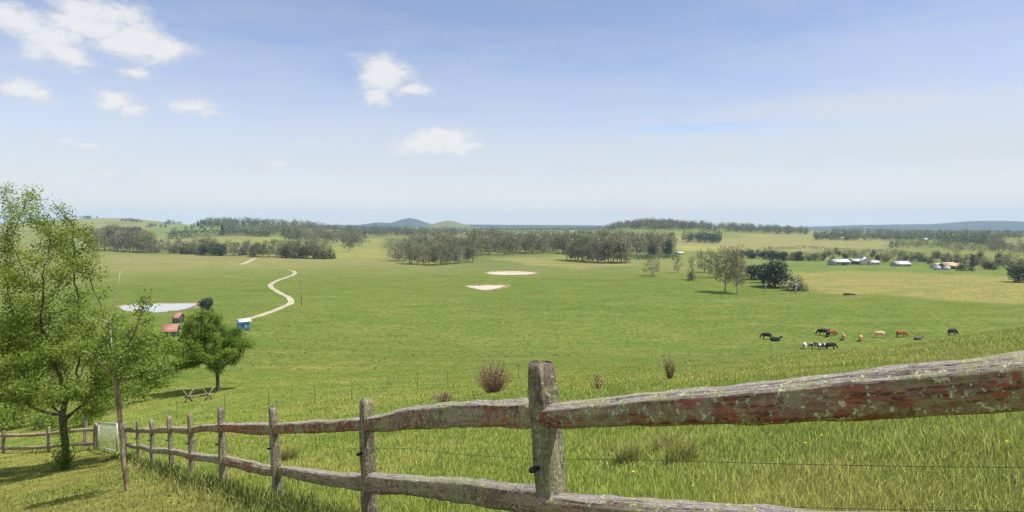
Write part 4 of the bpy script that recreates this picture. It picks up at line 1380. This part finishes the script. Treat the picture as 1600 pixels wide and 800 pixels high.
# ------------------------------------------------------------------ buildings
def shed(name, label, px, base, wpx, hpx, depth, roofh, wall, roof, rz=0.0, cat='shed', door=None, hip=False, over=.3, group=None, windows=2, chimney=False):
    p = hit(px, base); k = p.y / F
    W = wpx * k; Hh = hpx * k; D = depth
    o = thing(name, label, cat, p, rz, group)
    rh = roofh * k
    wh = Hh - rh
    mb = MB(); 
    x, y = W / 2, D / 2
    if hip:
        mb.box((0, 0, wh / 2 - .3), (W, D, wh + .6))
    else:
        v = [(-x, -y, -.6), (x, -y, -.6), (x, y, -.6), (-x, y, -.6), (-x, -y, wh), (x, -y, wh), (x, y, wh), (-x, y, wh), (-x, 0, wh + rh - .05), (x, 0, wh + rh - .05)]
        mb.add(v, [(0, 1, 5, 4), (1, 2, 6, 9, 5), (2, 3, 7, 6), (3, 0, 4, 8, 7), (0, 3, 2, 1)])
    mb.build('wall', wall, o)
    mb = MB(); e = over; th = .12
    if hip:
        r = max(0.05, x - y) if x > y else .05
        v = [(-x - e, -y - e, wh), (x + e, -y - e, wh), (x + e, y + e, wh), (-x - e, y + e, wh), (-r, 0, wh + rh), (r, 0, wh + rh)]
        mb.add(v, [(0, 1, 5, 4), (1, 2, 5), (2, 3, 4, 5), (3, 0, 4), (3, 2, 1, 0)])
    else:
        sl = rh / y * e
        for s in (-1, 1):
            v = [(-x - e, s * (y + e), wh - sl), (x + e, s * (y + e), wh - sl), (x + e, 0, wh + rh), (-x - e, 0, wh + rh)]
            v += [(a, b_, c + th) for a, b_, c in v]
            mb.add(v, [(0, 1, 2, 3), (7, 6, 5, 4), (0, 4, 5, 1), (1, 5, 6, 2), (2, 6, 7, 3), (3, 7, 4, 0)])
    rf = mb.build('roof', roof, o)
    if chimney:
        mb = MB(); mb.box((W * .2, D * .1, wh + rh + .3), (.8, .8, 1.6)); mb.build('chimney', wall, rf)
    dk = M['glass_dark']
    for i in range(windows):
        mb = MB(); mb.box(((-.32 + .64 * i / max(1, windows - 1)) * W if windows > 1 else -.25 * W, -y - .02, wh * .55), (min(1.4, W * .14), .06, wh * .35))
        mb.build('window', dk, o)
    mb = MB(); mb.box((.06 * W, -y - .02, wh * .38), (min(1.1, W * .2) if door != 'wide' else W * .35, .07, wh * .76)); mb.build('door', M['door_grey'] if door != 'wide' else dk, o)
    return o
M['glass_dark'] = pmat('dark_window', (.03, .035, .04), .2, .5)
M['door_grey'] = pmat('grey_door', (.25, .25, .25), .6)
M['white_roof'] = pmat('pale_tin_roof', (.58, .58, .58), .45, .4, .0, .06, .8)
M['grey_wall'] = pmat('bluish_tin_wall', (.36, .40, .43), .6, .3, 0, .1, .5)
M['pale_wall'] = pmat('pale_wall', (.55, .54, .52), .8, .2, 0, .08, .5)
M['cream_roof'] = pmat('cream_roof', (.66, .56, .38), .6, .3, 0, .12, .4)
M['rust_roof'] = pmat('rusty_tin_roof', (.46, .33, .22), .8, .2, 0, .35, .6)
M['red_roof'] = pmat('faded_red_roof', (.36, .175, .145), .8, .2, 0, .12, 1.0)
M['dull_wall'] = pmat('dull_green_wall', (.13, .15, .12), .8, .2)
M['brown_wall'] = pmat('brown_wall', (.16, .11, .08), .9, .2)
M['blue_wall'] = pmat('bright_blue_wall', (.10, .36, .80), .55, .3, 0, .12, .8)
M['tank'] = pmat('galvanised_tank', (.45, .48, .50), .4, .5, .4, .1, 1.0)
def build_buildings():
    shed('farm_shed', 'long low shed with a white roof and bluish walls, leftmost of the far sheds', 1311, 414, 27, 9, 9, 3.5, M['grey_wall'], M['white_roof'], .15, windows=3, door='wide')
    shed('farm_shed', 'pale roofed shed with a dark open front beside the long low shed', 1338, 413, 17, 8.5, 9, 3, M['brown_wall'], M['white_roof'], -.1, door='wide')
    shed('farmhouse', 'white gabled farmhouse with the steepest roof among the far sheds', 1352, 414, 10, 12, 6, 5, M['pale_wall'], M['white_roof'], 1.45, 'house', chimney=True)
    shed('farm_shed', 'small pale lean shed attached right of the gabled farmhouse', 1364, 414, 14, 7, 6, 2.5, M['pale_wall'], M['white_roof'], .1)
    shed('farm_shed', 'white roofed shed standing alone between the farmhouse and the rusty roof', 1407, 416, 22, 8, 8, 4, M['grey_wall'], M['white_roof'], .05)
    shed('farm_shed', 'cream roofed shed behind two round tanks', 1467, 419, 16, 8, 8, 3.5, M['pale_wall'], M['cream_roof'], .1)
    shed('farm_shed', 'shed with a cream and rust coloured roof right of the round tanks', 1486, 420, 26, 9, 10, 4, M['brown_wall'], M['rust_roof'], -.15, door='wide')
    shed('farm_shed', 'cream roofed barn just behind the rusty roofed shed', 1481, 418.5, 18, 8.5, 8, 3.5, M['pale_wall'], M['cream_roof'], .05)
    for (px, py, lab) in ((1465, 421.5, 'round silver water tank in front of the cream roofed shed'), (1479.5, 422, 'round silver water tank in front of the rusty roofed shed')):
        p = hit(px, py); k = p.y / F; r = 5 * k; h = 5.2 * k
        o = thing('water_tank', lab, 'tank', p)
        mb = MB(); mb.tube([(0, 0, -.3), (0, 0, h)], r, 24); mb.build('body', M['tank'], o)
        mb = MB(); mb.tube([(0, 0, h), (0, 0, h + .12 * r), (0, 0, h + .3 * r)], [r * 1.03, r * .75, r * .05], 24); mb.build('lid', M['tank'], o)
    shed('farmhouse', 'tiny pale farmhouse far off below the blue range', 1312, 374, 15, 4, 12, 1.8, M['pale_wall'], M['white_roof'], .1, 'house')
    shed('farmhouse', 'tiny white cottage far off beside the dark wooded belt', 1445, 376, 7, 4, 10, 2, M['pale_wall'], M['white_roof'], .1, 'house')
    shed('farm_shed', 'tiny pale roofed shed half hidden right of the long wood', 1062, 397, 10, 3.6, 8, 1.8, M['brown_wall'], M['white_roof'], .1)
    shed('garden_shed', 'shed with a faded red roof nearest the round tree', 267, 526, 19, 19, 2.8, 8, M['dull_wall'], M['red_roof'], .2, over=.35, windows=1)
    shed('garden_shed', 'smaller red roofed shed behind the first, close to the pale pond', 279, 504, 10, 15, 2.4, 6, M['dull_wall'], M['red_roof'], -.2, over=.3, windows=1)
    shed('blue_cabin', 'small bright blue cabin with a flat white roof at the foot of the track', 380, 516, 14, 18, 2.4, 3, M['blue_wall'], M['white_roof'], .75, 'cabin', over=.45, windows=1)
    # thin pole beside the track
    p = hit(471, 478); k = p.y / F; h = 42 * k
    o = thing('power_pole', 'thin grey power pole in the field right of the winding track', 'pole', p)
    mb = MB(); mb.tube([(0, 0, -.5), (0, 0, h)], [.13, .09], 8); mb.build('pole', M['bark_grey'], o)
    mb = MB(); mb.box((0, -.12, h - .5), (2.2, .1, .12)); mb.build('crossarm', M['bark_grey'], o)
    for x in (-.95, .95):
        mb = MB(); mb.tube([(x, -.12, h - .43), (x, -.12, h - .25)], [.05, .03], 6); mb.build('insulator', M['galv'], o)
    # weathered timber cradle on the slope
    p = hit(310, 627); k = p.y / F
    o = thing('timber_trestle', 'weathered grey timber trestle lying on the slope below the round tree', 'trestle', p, .35)
    for x in (-.62, .62):
        for s in (-1, 1):
            mb = MB(); mb.tube([(x - s * .25, -.12 * s, -.05), (x + s * .3, .16 * s, .85)], [.055, .045], 7); mb.build('leg', M['bark_grey'], o, True)
    mb = MB(); mb.tube([(-.85, 0, .36), (0, .02, .33), (.85, 0, .40)], [.06, .055, .05], 8); mb.build('beam', M['bark_grey'], o, True)
    # fallen log in the field
    p = hit(1327, 461); k = p.y / F
    o = thing('fallen_log', 'dark fallen log with a pale broken end lying in the green field', 'log', p, .1)
    mb = MB(); mb.tube([(-2.2, 0, .35), (0, .1, .4), (2.4, 0, .3)], [.5, .42, .3], 10); mb.build('trunk', M['bark'], o, True)
    mb = MB(); mb.tube([(1.5, 0, .4), (3.0, -.2, .9)], [.16, .06], 6); mb.tube([(2.3, 0, .3), (4.6, .1, .25)], [.25, .1], 7); mb.build('broken_branch', M['bark_dead'], o, True)
    # strainer post beyond the far fence
    p = hit(134, 692)
    o = link('strainer_post', post_mesh(1.25, .16, .16, 480), M['post'], None, p); o['stain'] = .3
    tag(o, 'single slim grey post standing just behind the far rail fence by the gate', 'post')
build_buildings()

# ------------------------------------------------------------------ cattle
def cow_mesh(pose, seed):
    V, E, R = [], [], []
    def v(x, y, z, r, p=None):
        V.append((x, y, z)); R.append(r)
        if p is not None: E.append((p, len(V) - 1))
        return len(V) - 1
    lie = -.55 if pose == 'lie' else 0
    belly = v(0, 0, .92 + lie, (.36, .42))
    hip = v(-.55, 0, .97 + lie, (.33, .38), belly); rump = v(-.88, 0, 1.0 + lie, (.22, .27), hip)
    sho = v(.55, 0, .98 + lie, (.30, .40), belly)
    chest = v(.80, 0, 1.0 + lie, (.20, .28), sho)
    if pose == 'graze':
        n1 = v(1.05, 0, .78, (.14, .18), chest); pl = v(1.25, 0, .46, (.13, .14), n1); mz = v(1.38, 0, .16, (.085, .085), pl)
    else:
        n1 = v(1.06, 0, 1.22 + lie, (.14, .18), chest); pl = v(1.28, 0, 1.42 + lie, (.13, .14), n1); mz = v(1.58, 0, 1.26 + lie, (.085, .085), pl)
    for s in (-1, 1):
        v(V[pl][0] - .06, .24 * s, V[pl][2] + .05, (.035, .05), pl)
    t = v(-1.05, 0, .95 + lie, (.04, .04), rump); v(-1.1, 0, max(.2, .45 + lie), (.05, .05), t)
    for s in (-1, 1):
        if pose == 'lie':
            k = v(.75, .22 * s, .2, (.10, .10), sho); v(.45, .30 * s, .08, (.07, .07), k)
            k = v(-.45, .35 * s, .2, (.13, .13), hip); v(-.1, .42 * s, .08, (.07, .07), k)
        else:
            e = v(.58, .19 * s, .62, (.12, .12), sho); k = v(.60 + .04 * s, .19 * s, .36, (.065, .065), e); v(.58 + .06 * s, .19 * s, .02, (.065, .065), k)
            e = v(-.62, .21 * s, .66, (.15, .15), hip); k = v(-.80 + .05 * s, .21 * s, .42, (.075, .075), e); v(-.72 + .06 * s, .21 * s, .02, (.065, .065), k)
    me = bpy.data.meshes.new('cow'); me.from_pydata(V, E, [])
    o = bpy.data.objects.new('cow_tmp', me); COL.objects.link(o)
    o.modifiers.new('s', 'SKIN')
    for i, r in enumerate(R): me.skin_vertices[0].data[i].radius = r
    me.skin_vertices[0].data[0].use_root = True
    sb = o.modifiers.new('ss', 'SUBSURF'); sb.levels = 1; sb.render_levels = 1
    dg = bpy.context.evaluated_depsgraph_get(); dg.update()
    out = bpy.data.meshes.new_from_object(o.evaluated_get(dg))
    bpy.data.objects.remove(o)
    out.polygons.foreach_set('use_smooth', np.ones(len(out.polygons), bool))
    return out

def hide_mat(name, c0, c1, thr=None):
    m, nt, out = new_mat(name); b = NB(nt)
    p = b.n('ShaderNodeBsdfPrincipled'); b.l(p.outputs[0], out.inputs[0])
    tc = b.n('ShaderNodeTexCoord')
    if thr is None: f = b.ss(.3, .7, b.noise(tc.outputs['Object'], 3.0))
    else: f = b.ss(thr - .02, thr + .02, b.noise(tc.outputs['Object'], 1.1, 2))
    b.l(b.mix(f, c0, c1), p.inputs['Base Color']); p.inputs['Roughness'].default_value = .75; p.inputs['Specular IOR Level'].default_value = .25
    return m

def build_cattle():
    hides = {'black': hide_mat('black_hide', (.010, .010, .012), (.022, .020, .020)), 'brown': hide_mat('brown_hide', (.20, .07, .025), (.30, .11, .04)),
             'tan': hide_mat('tan_hide', (.42, .22, .09), (.52, .30, .14)), 'cream': hide_mat('cream_hide', (.55, .38, .20), (.62, .46, .27)),
             'white': hide_mat('white_hide_dark_patches', (.03, .03, .03), (.72, .70, .66), .40), 'pied': hide_mat('pied_hide', (.02, .02, .022), (.62, .58, .54), .52),
             'grey': hide_mat('grey_brown_hide', (.09, .075, .055), (.16, .13, .10))}
    poses = {k: cow_mesh(k, 1) for k in ('graze', 'stand', 'lie')}
    lst = [(1198, 530, 'black', 'graze', 2.6, 'black cow at the far left of the herd, head down', 1.0),
           (1211, 533, 'black', 'lie', .1, 'black cow lying in the grass second from the left of the herd', 1.1),
           (1257, 545, 'white', 'graze', 1.2, 'mostly white cow with dark legs, nearest the fence', 1.05),
           (1273, 545, 'pied', 'graze', 3.0, 'pinkish grey pied cow just right of the white one', 1.0),
           (1284, 546, 'pied', 'graze', .5, 'black and white pied cow between the pinkish one and a black one', 1.0),
           (1298, 546, 'black', 'graze', .1, 'black cow at the right end of the nearest row', 1.1),
           (1286, 524, 'black', 'graze', 2.9, 'black cow at the left of the close trio farther back', 1.05),
           (1294, 526, 'black', 'stand', .9, 'black cow in the middle of the close trio', .95),
           (1300, 525, 'brown', 'graze', .3, 'red brown cow at the right of the close trio', 1.0),
           (1318, 531, 'tan', 'graze', 1.2, 'tan cow seen end on, right of the close trio', .95),
           (1345, 533, 'tan', 'graze', .9, 'pale tan cow nearest the viewer among the tan ones', .95),
           (1374, 528, 'cream', 'graze', 3.0, 'cream coloured cow grazing between the tan and red brown ones', 1.1),
           (1408, 527, 'brown', 'graze', .1, 'large red brown cow right of the cream one', 1.15),
           (1434, 531, 'grey', 'lie', .2, 'grey brown calf half hidden in the long grass', .95),
           (1488, 524, 'black', 'graze', .2, 'black cow standing alone at the far right of the herd', 1.05)]
    cache = {}
    for (px, py, hd, pose, rz, lab, s) in lst:
        key = (hd, pose)
        if key not in cache:
            me = poses[pose].copy(); me.materials.clear(); me.materials.append(hides[hd]); cache[key] = me
        p = hit(px, py)
        o = link('cow', cache[key], None, None, p)
        sc = s * 1.12 * p.y / 148.0 if p.y > 110 else s
        sc = min(max(sc, .8), 1.35)
        o.rotation_euler = (0, 0, rz); o.scale = (sc, sc, sc)
        tag(o, lab, 'cow', 'cattle grazing in the paddock')
build_cattle()

# ------------------------------------------------------------------ haze, sky, sun, camera
def build_haze():
    m, nt, out = new_mat('haze_air'); b = NB(nt)
    pv = b.n('ShaderNodeVolumePrincipled')
    pv.inputs['Color'].default_value = (.56, .75, 1.0, 1); pv.inputs['Density'].default_value = 1.0e-4; pv.inputs['Anisotropy'].default_value = .0
    b.l(pv.outputs[0], out.inputs['Volume'])
    mb = MB(); mb.box((0, 0, 15), (20400, 20400, 330)); 
    o = mb.build('haze', m); tag(o, kind='stuff')
build_haze()

SUN_EL, SUN_AZ = math.radians(63), math.radians(104)   # azimuth from +Y towards +X
def build_sky():
    w = bpy.data.worlds.new('World'); SC.world = w; w.use_nodes = True
    nt = w.node_tree; nt.nodes.clear(); b = NB(nt)
    out = b.n('ShaderNodeOutputWorld'); bg = b.n('ShaderNodeBackground'); b.l(bg.outputs[0], out.inputs[0])
    STR = .1; bg.inputs['Strength'].default_value = STR
    K = 1 / STR / 2 ** EXPO
    sky = b.n('ShaderNodeTexSky', sky_type='NISHITA'); sky.sun_disc = False
    sky.sun_elevation = SUN_EL; sky.sun_rotation = SUN_AZ; sky.altitude = 600; sky.air_density = 1.0; sky.dust_density = .6; sky.ozone_density = 1.6
    tc = b.n('ShaderNodeTexCoord'); D = tc.outputs['Generated']
    sp = b.n('ShaderNodeSeparateXYZ'); b.l(D, sp.inputs[0])
    az = b.math('ARCTAN2', sp.outputs[0], sp.outputs[1]); el = b.math('ARCSINE', sp.outputs[2])
    cb = b.n('ShaderNodeCombineXYZ'); b.l(az, cb.inputs[0]); b.l(el, cb.inputs[1]); P = cb.outputs[0]
    # thin veil, thicker towards the horizon, streaky
    st = b.noise(b.map(P, (2.2, 13, 1), (.3, .1, 0), (0, 0, .05)), 1.0, 6, .6, .5)
    st2 = b.noise(b.map(P, (9, 30, 1), (.7, .4, 0)), 1.0, 5, .6, .3)
    vb = b.n('ShaderNodeFloatCurve')
    cm = vb.mapping.curves[0]
    for i, (x, y) in enumerate([(0, .97), (.12, .90), (.26, .70), (.42, .36), (.62, .13), (1, .03)]):
        if i < 2: cm.points[i].location = (x, y) if i == 0 else (1, .06)
        if 0 < i < 5: cm.points.new(x, y)
    vb.mapping.update()
    b.l(b.math('MULTIPLY', el, 2.4, clamp=True), vb.inputs['Value'])
    vsum = b.math('ADD', vb.outputs[0], b.math('MULTIPLY', b.math('SUBTRACT', st, .5), .95))
    vsum = b.math('ADD', vsum, b.math('MULTIPLY', b.math('SUBTRACT', st2, .5), .34))
    for (px, py, rx, ry, wg) in ((1110, 199, 130, 8, -.8), (1340, 165, 260, 22, .30), (1430, 225, 330, 34, .32), (1000, 235, 260, 26, .18), (700, 10, 500, 60, -.08)):
        u = (px - 800) / F; a0 = math.atan(u); e0 = math.atan((HOR - py) / F * math.cos(a0))
        d_ = b.vmath('LENGTH', b.vmath('MULTIPLY', b.vmath('SUBTRACT', P, (a0, e0, 0)), (F / rx, F / ry, 0)))
        e_ = b.math('ADD', b.math('SUBTRACT', 1.15, d_), b.math('MULTIPLY', b.math('SUBTRACT', st2, .5), 1.2))
        vsum = b.math('ADD', vsum, b.math('MULTIPLY', b.ss(0, 1, e_), wg))
    vsum = b.math('ADD', vsum, 0.0, clamp=True)
    veil = b.math('MULTIPLY', vsum, .95)
    skt = b.mix(1.0, sky.outputs[0], (.93, .80, .81), 'MULTIPLY')
    vcol = b.mix(b.ss(.0, .11, el), tuple(v * K for v in (.90, .87, .82)), tuple(v * K for v in (.71, .735, .79)))
    c = b.mix(veil, skt, vcol)
    # cumulus clouds at their own bearings
    def cloud(px, py, rx, ry, wgt=1.0):
        u = (px - 800) / F; v = (HOR - py) / F
        a0 = math.atan(u); e0 = math.atan(v * math.cos(a0))
        return (a0, e0, rx / F / (1 + u * u), ry / F / math.sqrt(1 + u * u), wgt)
    lst = [cloud(15, 32, 75, 30), cloud(85, 62, 68, 34), cloud(120, 85, 40, 20), cloud(150, 25, 75, 34), cloud(205, 62, 62, 32), cloud(262, 80, 48, 20),
           cloud(25, 140, 45, 18), cloud(55, 152, 30, 15, .9), cloud(180, 155, 38, 18), cloud(205, 172, 26, 14, .9), cloud(300, 165, 45, 15, .72), cloud(330, 178, 28, 10, .7),
           cloud(600, 120, 46, 30), cloud(590, 145, 22, 22, .95), cloud(640, 138, 36, 10, .85), cloud(690, 215, 55, 20, 1.3), cloud(660, 226, 50, 15, 1.25), cloud(725, 226, 38, 12, 1.15),
           cloud(110, 222, 55, 11, .6), cloud(430, 250, 45, 11, .6), cloud(205, 112, 26, 9, .6), cloud(170, 272, 50, 12, .5), cloud(460, 222, 40, 8, .5)]
    nv = b.n('ShaderNodeTexNoise'); b.l(b.map(P, (14, 20, 1)), nv.inputs['Vector']); nv.inputs['Scale'].default_value = 1; nv.inputs['Detail'].default_value = 5
    off = b.vmath('MULTIPLY', b.vmath('SUBTRACT', nv.outputs['Color'], (.5, .5, .5)), (.05, .035, 0))
    Pd = b.vmath('ADD', P, off)
    acc = None
    for (a0, e0, ra, rb, wg) in lst:
        d = b.vmath('LENGTH', b.vmath('MULTIPLY', b.vmath('SUBTRACT', Pd, (a0, e0, 0)), (1 / ra, 1 / rb, 0)))
        f = b.math('MULTIPLY', b.math('SUBTRACT', 1.38, d, clamp=False), wg)
        acc = f if acc is None else b.math('MAXIMUM', acc, f)
    fb = b.noise(b.map(P, (22, 36, 1)), 1.0, 9, .66, .3)
    fld = b.math('ADD', acc, b.math('MULTIPLY', b.math('SUBTRACT', fb, .5), 2.3))
    # unseen clouds added behind the viewer, cover raised as fill for shaded fronts
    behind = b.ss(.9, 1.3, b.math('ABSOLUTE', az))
    fill_clouds = b.math('MULTIPLY', b.ss(.36, .52, b.noise(b.map(D, (3, 3, 7)), 1.0, 6, .6)), b.math('MULTIPLY', behind, .92))
    cf = b.math('MAXIMUM', b.math('MULTIPLY', b.ss(-.05, .95, fld), .90), fill_clouds)
    shade = b.ss(.2, 1.1, b.math('ADD', fld, b.math('MULTIPLY', b.math('SUBTRACT', fb, .5), .8)))
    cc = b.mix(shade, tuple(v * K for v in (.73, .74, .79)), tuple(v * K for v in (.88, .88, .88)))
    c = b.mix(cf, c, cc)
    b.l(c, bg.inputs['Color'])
    w.cycles.sampling_method = 'MANUAL'; w.cycles.sample_map_resolution = 512
build_sky()

def build_light_camera():
    l = bpy.data.lights.new('sun', 'SUN'); l.energy = 3.0; l.angle = math.radians(1.5); l.color = (1.0, .95, .87)
    o = bpy.data.objects.new('sun', l); COL.objects.link(o)
    dirv = Vector((math.sin(SUN_AZ) * math.cos(SUN_EL), math.cos(SUN_AZ) * math.cos(SUN_EL), math.sin(SUN_EL)))
    o.rotation_euler = (-dirv).to_track_quat('-Z', 'Y').to_euler()
    o.location = (0, 0, 50)
    cam = bpy.data.cameras.new('camera'); co = bpy.data.objects.new('camera', cam); COL.objects.link(co)
    cam.sensor_width = 36; cam.lens = 22.5; cam.shift_y = -(400 - HOR) / 1600
    cam.clip_start = .05; cam.clip_end = 60000
    co.location = (0, 0, 0); co.rotation_euler = (math.radians(90), 0, 0)
    SC.camera = co
build_light_camera()
vs = SC.view_settings
vs.view_transform = 'Standard'; vs.look = 'None'; vs.exposure = EXPO; vs.gamma = 1; vs.use_curve_mapping = False
SC.cycles.use_denoising = True
SC.cycles.volume_bounces = 1; SC.cycles.max_bounces = 6; SC.cycles.diffuse_bounces = 3; SC.cycles.transmission_bounces = 4; SC.cycles.transparent_max_bounces = 4
SC.cycles.caustics_reflective = False; SC.cycles.caustics_refractive = False
